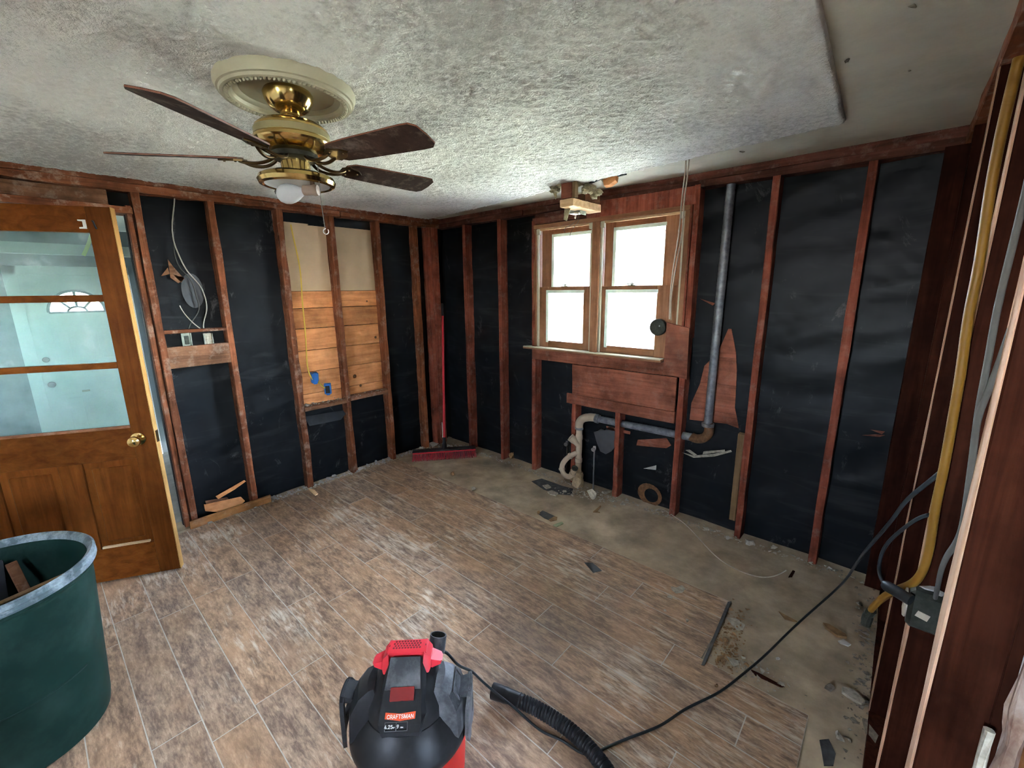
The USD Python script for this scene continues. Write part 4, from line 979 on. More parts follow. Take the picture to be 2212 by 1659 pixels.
# ---------- power cord of the vacuum
rot = lambda x, y, z: np.array([VX + x * math.cos(math.radians(VR)) - y * math.sin(math.radians(VR)), VY + x * math.sin(math.radians(VR)) + y * math.cos(math.radians(VR)), z])
cpts = [rot(0.085, 0.115, 0.405), rot(0.105, 0.130, 0.39), onz(985, 1432, 0.33), onz(1015, 1448, 0.24), onz(1040, 1470, 0.13), onz(1075, 1500, 0.066), onz(1110, 1528, 0.045), onz(1140, 1555, 0.008), onz(1175, 1582, 0.006), onz(1215, 1600, 0.006), onz(1262, 1628, 0.005),
        onz(1312, 1614, 0.005), onz(1375, 1588, 0.005), onz(1430, 1565, 0.005), onz(1480, 1532, 0.006), onz(1545, 1500, 0.006), onz(1600, 1460, 0.006), onz(1650, 1418, 0.006), onz(1720, 1350, 0.02), onz(1790, 1288, 0.12),
        hit(1870, 1190, 1, -1.24), hit(1925, 1125, 1, -1.36), hit(1955, 1085, 1, -1.46), hit(1985, 1058, 1, -1.53), hit(2032, 1020, 1, -1.58)]
solo('power_cord', MB().tube(cpts, 0.0048, 10, 8), 'cord_black', 'long black power cord from the vacuum across the floor up to the right wall', 'power cord', smooth=True)
e2 = [hit(2008, 1112, 1, -1.58), hit(1975, 1125, 1, -1.54), hit(1938, 1153, 1, -1.50), hit(1910, 1185, 1, -1.49), hit(1899, 1225, 1, -1.50), hit(1906, 1255, 1, -1.56), hit(1918, 1268, 1, -1.60)]
pl = thing('plug_cord', 'looped black cord end with its plug in the outlet box on the right wall', 'power cord', tuple(e2[-1]))
part(pl, 'cord', MB().tube(e2, 0.0042, 10, 8), 'cord_black', smooth=True)
part(pl, 'plug', MB().tube([hit(1916, 1266, 1, -1.60), hit(1935, 1277, 1, -1.625), hit(1968, 1297, 1, -1.645)], [0.013] * 13, 12, 6), 'black_rubber', 'black plug', smooth=40)

# ---------- outlet box and cables on the right wall
oc = hit(1998, 1312, 1, -1.60)
ob = thing('outlet_box', 'grimy metal outlet box fixed to a stud of the right wall', 'electrical box', tuple(oc))
ax = (np.array([1.0, 0.0, 0]), np.array([0, 1.0, 0]), np.array([0, 0, 1.0]))
part(ob, 'box_shell', MB().obox(oc + [0.0, 0.0, 0], ax, (0.030, 0.030, 0.048), 0.008), 'dark_metal')
part(ob, 'receptacle', MB().obox(oc + [-0.033, 0.004, 0.0], ax, (0.004, 0.022, 0.034), 0.004), 'cable_tan', 'tan outlet face')
part(ob, 'label_patch', MB().obox(oc + [-0.004, -0.0305, -0.006], (unit([1, 0, -0.25]), ax[1], unit([0.25, 0, 1])), (0.011, 0.0008, 0.008), 0), 'cable_tan', 'small tan sticker')
part(ob, 'plaster_lump', MB().add(chunkmesh(oc + [-0.004, 0, 0.044], (0.024, 0.02, 0.018), 5, 0.7)).add(chunkmesh(oc + [0.014, -0.01, 0.044], (0.014, 0.014, 0.014), 6, 0.7)), 'plaster', 'whitish plaster lumps on top of the box')
part(ob, 'clamp', MB().tube([oc + [0.016, -0.012, 0.022], oc + [0.020, -0.014, 0.04], oc + [0.032, -0.012, 0.040], oc + [0.036, -0.010, 0.026]], 0.005, 8, 6), 'cable_tan', smooth=True)
yo = -1.612
oc_pts = [hit(2200, 128, 1, yo), hit(2181, 205, 1, yo), hit(2155, 320, 1, yo), hit(2132, 450, 1, yo), hit(2112, 580, 1, yo), hit(2092, 680, 1, yo), hit(2075, 800, 1, yo), hit(2058, 900, 1, yo), hit(2038, 1010, 1, yo), hit(2018, 1110, 1, yo), hit(2003, 1200, 1, yo), hit(1985, 1243, 1, yo + 0.005), hit(1945, 1268, 1, yo + 0.08), hit(1905, 1290, 1, yo + 0.20), hit(1880, 1316, 1, yo + 0.28)]
oc_pts = [p + np.array([0, -0.008, 0]) for p in oc_pts]
oca = thing('orange_cable', 'thick orange-brown cable running down the right wall studs', 'cable', tuple(oc_pts[-1]))
part(oca, 'sheath', MB().tube(oc_pts, [0.0105] * (8 * 14 + 1), 12, 8, flat=0.8), 'cable_orange', smooth=True)
ecn = oc_pts[-1]
part(oca, 'end_fitting', MB().tube([ecn + [0.004, -0.004, 0.006], ecn + [-0.002, 0.002, -0.02], ecn + [-0.004, 0.006, -0.055]], [0.012, 0.013, 0.013, 0.012, 0.014, 0.014, 0.014, 0.013, 0.013], 10, 4), 'dark_metal', 'dark metal fitting with a whitish collar')
yg = -1.99
for i, pts in enumerate((((2222, 385), (2180, 560), (2150, 690), (2132, 790), (2115, 880), (2101, 985), (2091, 1060), (2078, 1140)), ((2188, 700), (2165, 765), (2140, 832), (2116, 893), (2104, 960), (2096, 1030), (2084, 1110), (2080, 1145)))):
    P = [hit(a, b, 1, yg - 0.004 * i) for a, b in pts]
    if i == 0:
        P += [hit(2050, 1195, 1, -1.92), hit(2030, 1245, 1, -1.78), hit(2020, 1292, 1, -1.635)]
    solo('grey_cable', MB().tube(P, 0.0042, 9, 8), 'cable_grey', ('grey fabric-sheathed cable running down the right wall into the outlet box', 'short grey cable branch joining the longer one on the right wall')[i], 'cable', smooth=True)

# ---------- cables and boxes in the first bay of the left wall
def cable(name, pts, x, r, m, label, **k):
    xs = np.broadcast_to(x, (len(pts),))
    return solo(name, MB().tube([onx(a, b, c) for (a, b), c in zip(pts, xs)], r, 8, 8), m, label, 'cable', smooth=True, **k)
cable('white_cable', ((377, 425), (373, 470), (374, 515), (388, 555), (408, 590), (430, 615), (442, 640), (446, 670), (440, 695), (441, 712)), [-.05, -.05, -.05, -.05, -.05, -.055, -.055, -.055, -.05, -.05], 0.0042, 'cable_white', 'white cable hanging from the top plate to the right switch box on the left wall')
cable('tan_cable', ((375, 500), (377, 545), (390, 580), (412, 605), (424, 640), (430, 665), (418, 690), (407, 712)), -.06, 0.0034, 'cable_grey', 'dull grey-tan cable bending behind the white one into the left switch box')
cable('cable_stub', ((388, 660), (402, 682), (420, 700), (433, 710)), -.055, 0.0032, 'cable_tan', 'short tan cable stub crossing above the switch boxes')
for i, (px, w) in enumerate(((404, 0), (451, 1))):
    c = onx(px, 735, -0.02)
    bx_ = thing('switch_box', ('left rusty metal switch box hanging from the batten on the left wall', 'right metal switch box smeared with plaster on the batten of the left wall')[i], 'electrical box', (c[0], c[1], c[2] - 0.05))
    part(bx_, 'box_shell', MB().box((c[0] - 0.045, c[1] - 0.022, c[2] - 0.040), (c[0] - 0.005, c[1] + 0.022, c[2] + 0.048), 0.002), 'old_box' if i == 0 else 'debris_light')
    part(bx_, 'face_frame', MB().box((c[0] - 0.005, c[1] - 0.028, c[2] - 0.042), (c[0] + 0.002, c[1] - 0.022, c[2] + 0.046), 0.001).box((c[0] - 0.005, c[1] + 0.022, c[2] - 0.042), (c[0] + 0.002, c[1] + 0.028, c[2] + 0.046), 0.001).box((c[0] - 0.005, c[1] - 0.028, c[2] - 0.048), (c[0] + 0.002, c[1] + 0.028, c[2] - 0.040), 0.001), 'old_box')
    part(bx_, 'switch_body', MB().box((c[0] - 0.02, c[1] - 0.013, c[2] - 0.028), (c[0] - 0.001, c[1] + 0.013, c[2] + 0.030), 0.003), 'dark_metal' if i == 0 else 'debris_light')
yc = [onx(a, b, x) for (a, b), x in zip(((628, 485), (640, 540), (649, 590), (653, 650), (658, 700), (662, 760), (666, 800), (676, 820)), (-.05, -.05, -.055, -.055, -.055, -.055, -.05, -.045))]
solo('yellow_cable', MB().tube(yc, 0.0055, 10, 8, flat=0.6), 'cable_yellow', 'yellow cable hanging in front of the bare boards down to the blue boxes', 'cable', smooth=True)
for i, (px, py, x, ang) in enumerate(((681, 817, -0.045, 0.1), (708, 841, -0.01, 0.5))):
    c = onx(px, py, x)
    f = unit([math.cos(ang), -math.sin(ang), -0.15]); s = unit(np.cross([0, 0, 1], f)); t = np.cross(f, s)
    bb = thing('blue_box', ('upper blue plastic outlet box against the boards on the left wall', 'lower blue plastic outlet box with a black outlet dangling from a yellow cable')[i], 'electrical box', tuple(c))
    part(bb, 'box_shell', MB().obox(c - f * 0.02, (f, s, t), (0.026, 0.027, 0.042), 0.003).obox(c + t * 0.046, (f, s, t), (0.006, 0.014, 0.006), 0.001).obox(c - t * 0.046, (f, s, t), (0.006, 0.014, 0.006), 0.001), 'blue_plastic')
    part(bb, 'receptacle', MB().obox(c + f * 0.007, (f, s, t), (0.004, 0.017, 0.033), 0.003), 'black_plastic' if i else 'blue_plastic', 'black outlet face' if i else None)
pa, pb = onx(688, 824, -0.035), onx(702, 838, -0.015)
solo('yellow_cable', MB().tube([pa, (pa + pb) / 2 + [0.01, 0, -0.012], pb], 0.0055, 8, 6), 'cable_yellow', 'short yellow cable loop between the two blue boxes', 'cable', smooth=True)
# scraps in the bottom of the first bay
for i, (pts, x, m, lab) in enumerate(((((465, 1072), (528, 1037), (531, 1040), (505, 1058), (470, 1078)), (-0.045), 'board_wood', 'split orange board end leaning in the bottom of the first bay'),
        (((441, 1090), (520, 1073), (528, 1082), (512, 1098), (470, 1106), (443, 1104)), (-0.03), 'board_wood', 'broken orange board lying lowest in the first bay by the door'),
        (((443, 1082), (490, 1074), (495, 1080), (445, 1092)), (-0.05), 'block_wood', 'dull brown splinter behind the broken board in the first bay'))):
    solo('wood_scrap', platemesh([onx(a, b, x) for a, b in pts], 0.012, (1, 0, 0.3)), m, lab, 'wood scrap')
bb0, bb1 = onz(411, 1143, 0.0), onz(585, 1083, 0.0)
sdir = unit(bb1 - bb0); nd = np.array([sdir[1], -sdir[0], 0]) * -1
bl_ = np.linalg.norm(bb1 - bb0)
solo('baseboard_remnant', MB().obox((bb0 + bb1) / 2 + [0, 0, 0.030] - nd * 0.008, (sdir, nd, (0, 0, 1)), (bl_ / 2, 0.008, 0.029), 0.002), 'base_wood', 'orange strip of baseboard left on the floor below the first bay', 'baseboard')

# ---------- push broom in the corner
ha, hb_ = onz(890, 995, 0.0), onz(1030, 985, 0.0)
hm = (ha + hb_) / 2 ; hx = unit(hb_ - ha); hy = np.array([-hx[1], hx[0], 0])
hm = hm + hy * 0.01
top = np.array([0.045, -0.035, 1.478])
br = thing('push_broom', 'red and black push broom leaning in the corner', 'broom', (hm[0], hm[1], 0))
hh = 0.305
part(br, 'block', MB().obox(hm + [0, 0, 0.085], (hx, hy, (0, 0, 1)), (hh, 0.030, 0.014), 0.006), 'black_plastic')
part(br, 'bumper', MB().obox(hm + hy * -0.036 + [0, 0, 0.078], (hx, hy, (0, 0, 1)), (hh * 0.99, 0.007, 0.006), 0.003), 'handle_red', 'red edge strip')
b1, b2 = MB(), MB()
r_ = np.random.default_rng(4)
for i in range(74):
    for j in range(4):
        u = -hh * 0.98 + 2 * hh * 0.98 * i / 73
        w = -0.027 + 0.018 * j
        s = hm + hx * u + hy * w
        e = hm + hx * (u * 1.02 + r_.normal(0, 0.004)) + hy * (w * 1.55 - 0.008 + r_.normal(0, 0.003))
        (b1 if j < 2 else b2).add(hullof([s + [0.0022, 0, 0.075], s + [-0.0022, 0.0015, 0.075], s + [0, -0.0022, 0.075], e + [0.004, 0, 0.004], e + [-0.004, 0.002, 0.002], e + [0, -0.004, 0.004]]))
part(br, 'front_bristles', b1, 'bristle_red', 'red bristles', kind='stuff')
part(br, 'back_bristles', b2, 'bristle_black', 'black bristles', kind='stuff')
sk = hm + [0, 0, 0.095]
dv = unit(top - sk)
part(br, 'socket', MB().tube([sk, sk + dv * 0.04, sk + dv * 0.11], [0.028, 0.025, 0.022, 0.020, 0.017, 0.016, 0.0155], 14, 3), 'black_plastic', smooth=40)
part(br, 'handle', MB().tube([sk + dv * 0.09, sk + dv * 0.7, top - dv * 0.10], 0.0122, 12, 2), 'handle_red', 'red broom handle', smooth=40)
part(br, 'grip', MB().tube([top - dv * 0.13, top - dv * 0.02, top], [0.0135, 0.0145, 0.0145, 0.0145, 0.011], 12, 2), 'black_rubber', 'black hanging grip', smooth=40)
w0, w1 = onx(955, 912, 0.06), onx(956, 943, 0.08)
w0[1], w1[1] = -0.13, -0.14
wa = hit(955, 912, 1, -0.13); wb = hit(956, 945, 1, -0.16); wb[2] = max(wb[2], 0.01)
solo('white_stick', MB().tube([wa, (wa + wb) / 2 + [0.002, 0, 0], wb], 0.0045, 7, 3), 'print_white', 'short white stick standing beside the broom in the corner', 'stick')

# ---------- drain pipes
YP = 0.045
dr = thing('drain_pipe', 'cream and grey drain pipe assembly below the window', 'pipe', (1.70, 0.0, 0.0))
xb = ony(1250, 1000, -0.01)[0]
V0 = np.array([xb, -0.012, 0.0])
part(dr, 'base_collar', MB().lathe([(0.048, -0.05), (0.050, 0.02), (0.042, 0.055), (0.044, 0.09), (0.036, 0.115), (0, 0.115)], V0, n=20).add(chunkmesh(V0 + [-0.045, -0.02, 0.03], (0.04, 0.035, 0.10), 8, 1.0)).add(chunkmesh(V0 + [0.02, -0.03, -0.03], (0.06, 0.05, 0.09), 9, 0.9)), 'cement', 'crumbling cement collar')
z_top = ony(1253, 925, -0.01)[2]
part(dr, 'standpipe', MB().lathe([(0.026, 0.05), (0.026, 0.20), (0.030, 0.205), (0.030, 0.235), (0.026, 0.24), (0.026, z_top - 0.1), (0.029, z_top - 0.095), (0.029, z_top - 0.06), (0.026, z_top - 0.055), (0.026, z_top), (0, z_top)], V0, n=28), 'cream_pipe', smooth=35)
part(dr, 'hub', MB().lathe([(0.026, z_top - 0.012), (0.034, z_top - 0.010), (0.036, z_top + 0.008), (0.030, z_top + 0.014), (0.026, z_top + 0.014)], V0, n=28), 'galvanised', smooth=35)
hz0 = ony(1290, 905, YP); hz1 = ony(1512, 948, YP)
hz0[2] += 0.002
el = [V0 + [0, 0, z_top + 0.005], V0 + [0.0, 0.002, z_top + 0.045], V0 + [0.018, 0.02, z_top + 0.078], hz0 + [-0.03, 0, 0.004], hz0 + [0.015, 0, 0]]
part(dr, 'elbow', MB().tube(el, 0.033, 18, 6), 'cream_pipe', 'dusty grey-cream elbow', smooth=40)
part(dr, 'elbow_band', MB().tube([hz0 + [-0.012, 0, 0.002], hz0 + [0.018, 0, -0.001]], 0.037, 18, 0), 'galvanised', smooth=40)
part(dr, 'horizontal_pipe', MB().tube([hz0, hz1], 0.027, 20, 0), 'galvanised', smooth=40)
rz0 = ony(1528, 930, YP); rz1 = ony(1580, 385, YP)
part(dr, 'corner_fitting', MB().tube([hz1 + [-0.06, 0, 0.005], hz1 + [0.0, 0, 0], rz0 + [0.0, 0, -0.035], rz0 + [0, 0, 0.045]], [0.031] * 19, 18, 6), 'rust', 'rusty iron corner fitting', smooth=40)
part(dr, 'fitting_band', MB().tube([rz0 + [0, 0, 0.030], rz0 + [0, 0, 0.052]], 0.040, 18, 0), 'galvanised', smooth=40)
part(dr, 'vent_pipe', MB().tube([rz0 + [0, 0, 0.02], (rz0 + rz1) / 2, rz1 + [0.004, 0, 0.12]], 0.026, 20, 3), 'galvanised', smooth=40)
# wye stub towards the upper left and trap at the lower left
def vp(px, py, y=-0.05): return ony(px, py, y)
st = [V0 + [0, 0, vp(1250, 965)[2]], vp(1242, 953, -0.04), vp(1234, 946, -0.055)]
part(dr, 'wye_stub', MB().tube(st, [0.027, 0.027, 0.026, 0.026, 0.027, 0.031, 0.032, 0.032, 0.032], 18, 4).lathe([(0.024, 0.0), (0.033, 0.002), (0.033, 0.010), (0.024, 0.012)], st[-1], unit(st[-1] - st[-2]), 18), 'cream_pipe', 'capped branch stub', smooth=40)
tr = [V0 + [0, 0, vp(1250, 982)[2]], vp(1232, 985, -0.05), vp(1218, 998, -0.075), vp(1214, 1013, -0.085), vp(1221, 1027, -0.095), vp(1230, 1029, -0.105), vp(1237, 1023, -0.115), vp(1241, 1013, -0.125)]
part(dr, 'trap', MB().tube(tr, 0.0215, 18, 6), 'cream_pipe', 'cream P-trap bend', smooth=40)
for k_ in (1.0, 3.0, 6.8):
    i_ = int(k_); q = np.array(tr[i_]); dq = unit(np.array(tr[min(i_ + 1, 7)]) - tr[i_ - 1])
    part(dr, 'slip_nut', MB().tube([q - dq * 0.009, q + dq * 0.009], 0.0275, 14, 0), 'cream_pipe', smooth=40)
dq = unit(np.array(tr[-1]) - tr[-2])
part(dr, 'open_end', MB().lathe([(0.022, 0.0), (0.0265, 0.0), (0.0265, 0.012), (0.020, 0.012), (0.020, 0.003), (0, 0.003)], tr[-1] + dq * 0.002, dq, 20), 'dark_metal', 'dark open mouth of the trap')
# water stub with valve handles
for i, (px, py, pz, y) in enumerate(((1284, 968, 1058, 0.0), (1225, 957, 1040, 0.06))):
    c = ony(px, py, y); g = ony(px, pz, y)
    vv = thing('shutoff_valve', ('small white shutoff valve on a thin pipe right of the drain pipe', 'small metal shutoff valve half hidden left of the drain pipe')[i], 'valve', (c[0], c[1], -0.02))
    part(vv, 'riser', MB().tube([(c[0], c[1], -0.03), (c[0], c[1], c[2])], 0.0062, 10, 0), 'dark_metal' if i else 'steel', smooth=40)
    part(vv, 'valve_body', MB().lathe([(0.0, -0.018), (0.011, -0.016), (0.013, 0.0), (0.011, 0.016), (0, 0.018)], c, (0, 0, 1), 14).lathe([(0.008, 0.0), (0.009, 0.028), (0, 0.028)], c, (0.3, -1, 0), 12), 'steel' if i else 'plaster', smooth=35)
    part(vv, 'valve_handle', MB().lathe([(0.0, 0.0), (0.016, 0.0), (0.018, 0.004), (0.016, 0.008), (0, 0.008)], c + np.array([0.010, -0.032, 0.0]), (0.3, -1, 0), 12), 'steel', smooth=35)

# ---------- leftover soffit framing over the window
SX, SY = 1.765, -0.420
zt = H
zb1 = hit(1208, 431, 1, SY)[2]; zb0 = hit(1210, 449, 1, SY)[2]
sf = thing('soffit_block', 'wooden block of old soffit framing hanging over the window', 'wooden block', (SX + 0.04, SY + 0.1, zb0))
ye = -0.08
part(sf, 'end_board', lumber((SX, SY, zb1), (SX + 0.085, SY + 0.036, zt), 201, 0.0008), 'board_red')
part(sf, 'edge_strip', lumber((SX + 0.085, SY + 0.002, zb1), (SX + 0.108, SY + 0.040, zt), 202, 0.0006), 'pale_wood_up', 'pale edge strip')
part(sf, 'bottom_board', lumber((SX - 0.002, SY - 0.004, zb0), (SX + 0.100, ye, zb1 - 0.004), 203, 0.0010, 6), 'pale_wood', 'pale bottom board')
part(sf, 'back_board', lumber((SX + 0.055, SY + 0.16, zb1), (SX + 0.085, ye + 0.01, zt - 0.02), 204, 0.001), 'block_wood')
def tuft(name, c, size, n, seed, lab):
    m = MB(); r = np.random.default_rng(seed)
    for i in range(n):
        p_ = np.asarray(c) + r.normal(0, 1, 3) * np.asarray(size) * 0.45
        b = trimesh.creation.icosphere(2, 1.0)
        v = b.vertices * (1 + 1.7 * (meshkit.fbm(b.vertices * 3.0 + seed + i, 3, seed) - 0.5)[:, None])
        b = trimesh.Trimesh(v * np.asarray(size) * r.uniform(0.35, 0.6), b.faces, process=False)
        b.apply_translation(p_)
        m.add(b)
    return solo(name, m, 'insulation', lab, 'insulation', smooth=True)
tuft('insulation_tuft', (SX + 0.13, SY + 0.12, zt - 0.045), (0.05, 0.09, 0.045), 9, 21, 'crumpled tan insulation bulging out right of the soffit block')
tuft('insulation_tuft', (SX - 0.045, SY + 0.07, zt - 0.025), (0.05, 0.06, 0.03), 7, 22, 'yellowish insulation clump left of the soffit block')
a_ = hit(1190, 402, 1, SY + 0.02); b_ = hit(1201, 431, 1, SY + 0.03)
solo('torn_strip', platemesh([a_ + [-0.02, 0, 0.01], a_ + [0.035, 0, 0.012], b_ + [0.008, 0, 0.02], b_, b_ + [-0.012, 0, 0.03]], 0.006, (0.2, -1, 0)), 'insulation', 'pointed yellowish strip hanging left of the soffit block', 'torn strip')
c_ = hit(1246, 458, 1, -0.22)
jb = thing('junction_box', 'square metal junction box under the soffit block', 'electrical box', (c_[0], c_[1], c_[2] - 0.03))
part(jb, 'box_shell', MB().box(c_ + [-0.045, -0.035, -0.012], c_ + [0.045, 0.04, 0.030], 0.002), 'steel')
part(jb, 'flange', MB().box(c_ + [0.045, -0.035, -0.022], c_ + [0.050, 0.04, 0.030], 0.001), 'old_box')
part(jb, 'wire', MB().tube([c_ + [0.01, 0, -0.012], c_ + [-0.01, 0.01, -0.05], c_ + [-0.06, 0.0, -0.085], c_ + [-0.10, 0.0, -0.10], c_ + [-0.095, 0.0, -0.13]], 0.0016, 6, 6).tube([c_ + [0.012, 0, -0.012], c_ + [0.02, 0.0, -0.05], c_ + [-0.03, 0.01, -0.10], c_ + [-0.06, 0.01, -0.15]], 0.0016, 6, 6), 'cable_grey', 'thin loose wires')
part(jb, 'wire_nut', MB().add(chunkmesh(c_ + [-0.005, -0.01, -0.045], (0.014, 0.012, 0.014), 4, 1.0)), 'cable_tan')
part(jb, 'plaster_lump', MB().add(chunkmesh(c_ + [0.025, -0.036, -0.020], (0.035, 0.02, 0.02), 14, 0.7)), 'debris_light')
p0 = hit(1226, 450, 1, -0.36); p1 = hit(1224, 478, 1, -0.36)
solo('torn_strip', platemesh([p0 + [-0.02, 0, 0.004], p0 + [0.024, 0, 0.004], p1 + [0.010, 0, 0.03], p1 + [0.002, 0, 0], p1 + [-0.02, 0, 0.012]], 0.006, (0.3, -1, 0)), 'insulation', 'yellow torn strip hanging below the soffit block', 'torn strip')
# broken corner of plaster board further right
a0 = onz(1298, 383, H); 
pb_ = thing('plaster_fragment', 'broken brown plaster and lath fragment hanging from the ceiling edge right of the soffit block', 'plaster fragment', tuple(a0))
part(pb_, 'wood_chunk', MB().add(platemesh([hit(a, b, 1, -0.28) for a, b in ((1308, 393), (1325, 385), (1335, 381), (1334, 394), (1322, 405), (1311, 407))], 0.04, (0.1, -1, 0.2))), 'board_wood', 'orange-brown wood chunk')
part(pb_, 'plaster_flap', MB().add(platemesh([hit(a, b, 1, -0.30) for a, b in ((1296, 378), (1318, 376), (1330, 379), (1310, 392), (1302, 392))], 0.012, (0.1, -1, -0.6))), 'smooth_ceiling')
for i, (a, b) in enumerate((((1262, 401), (1300, 385)), ((1335, 380), (1352, 376)))):
    A_, B_ = onz(*a, H - 0.004), onz(*b, H - 0.004)
    part(pb_, 'crack_edge', MB().obox((A_ + B_) / 2, (unit(B_ - A_), np.cross([0, 0, 1], unit(B_ - A_)), (0, 0, 1)), (np.linalg.norm(B_ - A_) / 2, 0.010, 0.004), 0.001), 'torn_paper')
# wires by the window
for i, (pts, lab) in enumerate((([(1482, 338), (1478, 390), (1472, 440), (1468, 490), (1461, 540), (1453, 590), (1448, 640), (1446, 690)], 'left tan wire of the pair hanging from the ceiling beside the window'),
                               ([(1489, 340), (1483, 395), (1477, 445), (1474, 495), (1466, 545), (1456, 600), (1450, 645), (1450, 692)], 'right tan wire of the pair hanging from the ceiling beside the window'))):
    ys = np.linspace(-0.40, -0.04, 8) if False else [-0.38, -0.30, -0.20, -0.13, -0.09, -0.07, -0.05, -0.045]
    solo('hanging_wire', MB().tube([ony(a, b, y - 0.012 * i) for (a, b), y in zip(pts, ys)], 0.0042, 8, 8), 'cable_tan', lab, 'wire', smooth=True)
rb = ony(1421, 707, -0.03)
rbx = thing('round_box', 'dark round electrical box at the lower right corner of the window', 'electrical box', tuple(rb))
part(rbx, 'box_shell', MB().lathe([(0, 0.0), (0.054, 0.0), (0.056, 0.006), (0.056, 0.036), (0.050, 0.040), (0, 0.040)], rb + [0, 0.03, 0], (0, -1, 0), 20), 'dark_metal', smooth=35)
part(rbx, 'cover_screw', MB().lathe([(0.006, 0), (0.005, 0.003), (0, 0.003)], rb + [0.015, -0.010, 0.01], (0, -1, 0), 8), 'steel')

# ---------- rubbish on the floor
def scrap(name, label, pts, t, m, cat='debris', z=0.001, bend=0.0):
    P = np.array([onz(a, b, z) for a, b in pts])
    P[:, 2] = z
    if bend:
        P[0, 2] += bend
    return solo(name, platemesh(P, t, (0, 0, 1)), m, label, cat)
def lump(name, label, px, py, size, m, seed, flat=0.6, cat='debris', z=0.0):
    c = onz(px, py, z)
    return solo(name, chunkmesh((c[0], c[1], z), size, seed, flat), m, label, cat)
scrap('paint_chip', 'pale green paint chip on the bare strip below the window', ((1195, 1135), (1214, 1128), (1217, 1132), (1199, 1141)), 0.006, 'debris_green', z=-0.006)
scrap('wood_chip', 'small orange wood chip beside the pale green paint chip', ((1185, 1124), (1197, 1117), (1204, 1118), (1203, 1124), (1190, 1127)), 0.006, 'debris_wood', z=-0.006)
scrap('wood_chip', 'tiny orange wood chip at the end of the black paper strip', ((1160, 1107), (1165, 1105), (1167, 1110), (1162, 1112)), 0.008, 'debris_wood', z=-0.006)
scrap('paper_scrap', 'dark strip of paper beside the pale green paint chip', ((1162, 1110), (1172, 1103), (1200, 1116), (1186, 1124), (1176, 1120)), 0.002, 'debris_dark', z=-0.006)
scrap('paper_scrap', 'torn dark grey paper scrap on the planks in the middle of the floor', ((1262, 1216), (1280, 1217), (1290, 1225), (1300, 1234), (1281, 1238), (1272, 1227)), 0.003, 'grey_patch', bend=0.008)
scrap('plaster_flake', 'whitish flake on the planks near the edge of the bare strip', ((1449, 1268), (1462, 1270), (1473, 1265), (1480, 1272), (1475, 1280), (1460, 1282), (1452, 1276)), 0.004, 'debris_light')
lump('plaster_lump', 'small whitish lump below the flake near the bare strip', 1447, 1291, (0.016, 0.016, 0.016), 'debris_light', 3)
lump('plaster_lump', 'small tan lump left of the dark floor edge', 1436, 1320, (0.016, 0.010, 0.01), 'debris_light', 4)
lump('wood_chip', 'pale chip beside the dark floor edge on the planks', 1483, 1342, (0.016, 0.012, 0.01), 'debris_light', 6)
scrap('wood_chip', 'yellow-tan wood chip at the foot of the left wall', ((665, 1056), (680, 1060), (687, 1068), (681, 1071), (672, 1063)), 0.008, 'pale_wood')
lump('plaster_lump', 'round tan lump on the edge of the planks left of centre', 1021, 1058, (0.05, 0.035, 0.03), 'debris_light', 7, z=-0.006)
lump('plaster_lump', 'yellow-brown lump on the bare strip near the broom', 978, 1027, (0.028, 0.024, 0.035), 'debris_wood', 8, 0.9, z=-0.006)
lump('plaster_lump', 'large pale lump beside the foot of the third stud on the far wall', 1106, 990, (0.05, 0.04, 0.05), 'debris_wood', 9, 0.9, z=-0.006)
lump('plaster_lump', 'crumbly whitish lump right of the drain pipe base', 1278, 1078, (0.055, 0.045, 0.06), 'debris_light', 10, 0.9, z=-0.006)
lump('plaster_lump', 'smooth flat pale stone left of the short stud below the window', 1308, 1064, (0.06, 0.04, 0.03), 'debris_light', 11, 0.5, z=-0.006)
scrap('plaster_flake', 'curved grey flake in the dark hole left of the drain pipe', ((1172, 1050), (1184, 1048), (1191, 1054), (1180, 1057)), 0.008, 'debris_light', z=-0.006)
scrap('plaster_flake', 'whitish flake at the front of the dark hole left of the drain pipe', ((1182, 1064), (1192, 1061), (1206, 1067), (1201, 1072), (1188, 1069)), 0.010, 'debris_light', z=-0.006)
scrap('floor_hole_patch', 'dark plate painting the hole in the floor left of the drain pipe', ((1148, 1040), (1170, 1034), (1215, 1050), (1238, 1056), (1236, 1070), (1205, 1068), (1175, 1058)), 0.002, 'debris_dark', 'painted hole', z=-0.0075)  # flat dark plate painted in place of a real hole
scrap('wood_splinter', 'thin dark splinter on the bare strip right of the drain pipe', ((1281, 1107), (1297, 1093), (1299, 1095), (1290, 1106), (1296, 1108)), 0.006, 'debris_wood', z=-0.006)
scrap('wood_chip', 'reddish wood chip beside the end of the thin yellow wire', ((1703, 1248), (1712, 1234), (1717, 1236), (1711, 1247)), 0.008, 'side_wood', z=-0.006)
lump('plaster_lump', 'white lump at the foot of the stud with the pale scab', 1571, 1164, (0.02, 0.018, 0.02), 'plaster', 12, 0.8, z=-0.006)
scrap('wood_chip', 'large yellow-brown splinter on the bare floor near the right wall', ((1777, 1349), (1790, 1352), (1825, 1373), (1829, 1380), (1808, 1377), (1782, 1358)), 0.012, 'debris_wood', z=-0.006)
scrap('plaster_flake', 'whitish broken flake below the large yellow-brown splinter', ((1810, 1386), (1822, 1383), (1838, 1394), (1832, 1397), (1815, 1391)), 0.006, 'plaster', z=-0.006)
scrap('plaster_flake', 'curved grey flake right of the dark floor edge', ((1569, 1335), (1590, 1338), (1610, 1352), (1604, 1363), (1592, 1362), (1580, 1350)), 0.004, 'debris_light', z=-0.006, bend=0.01)
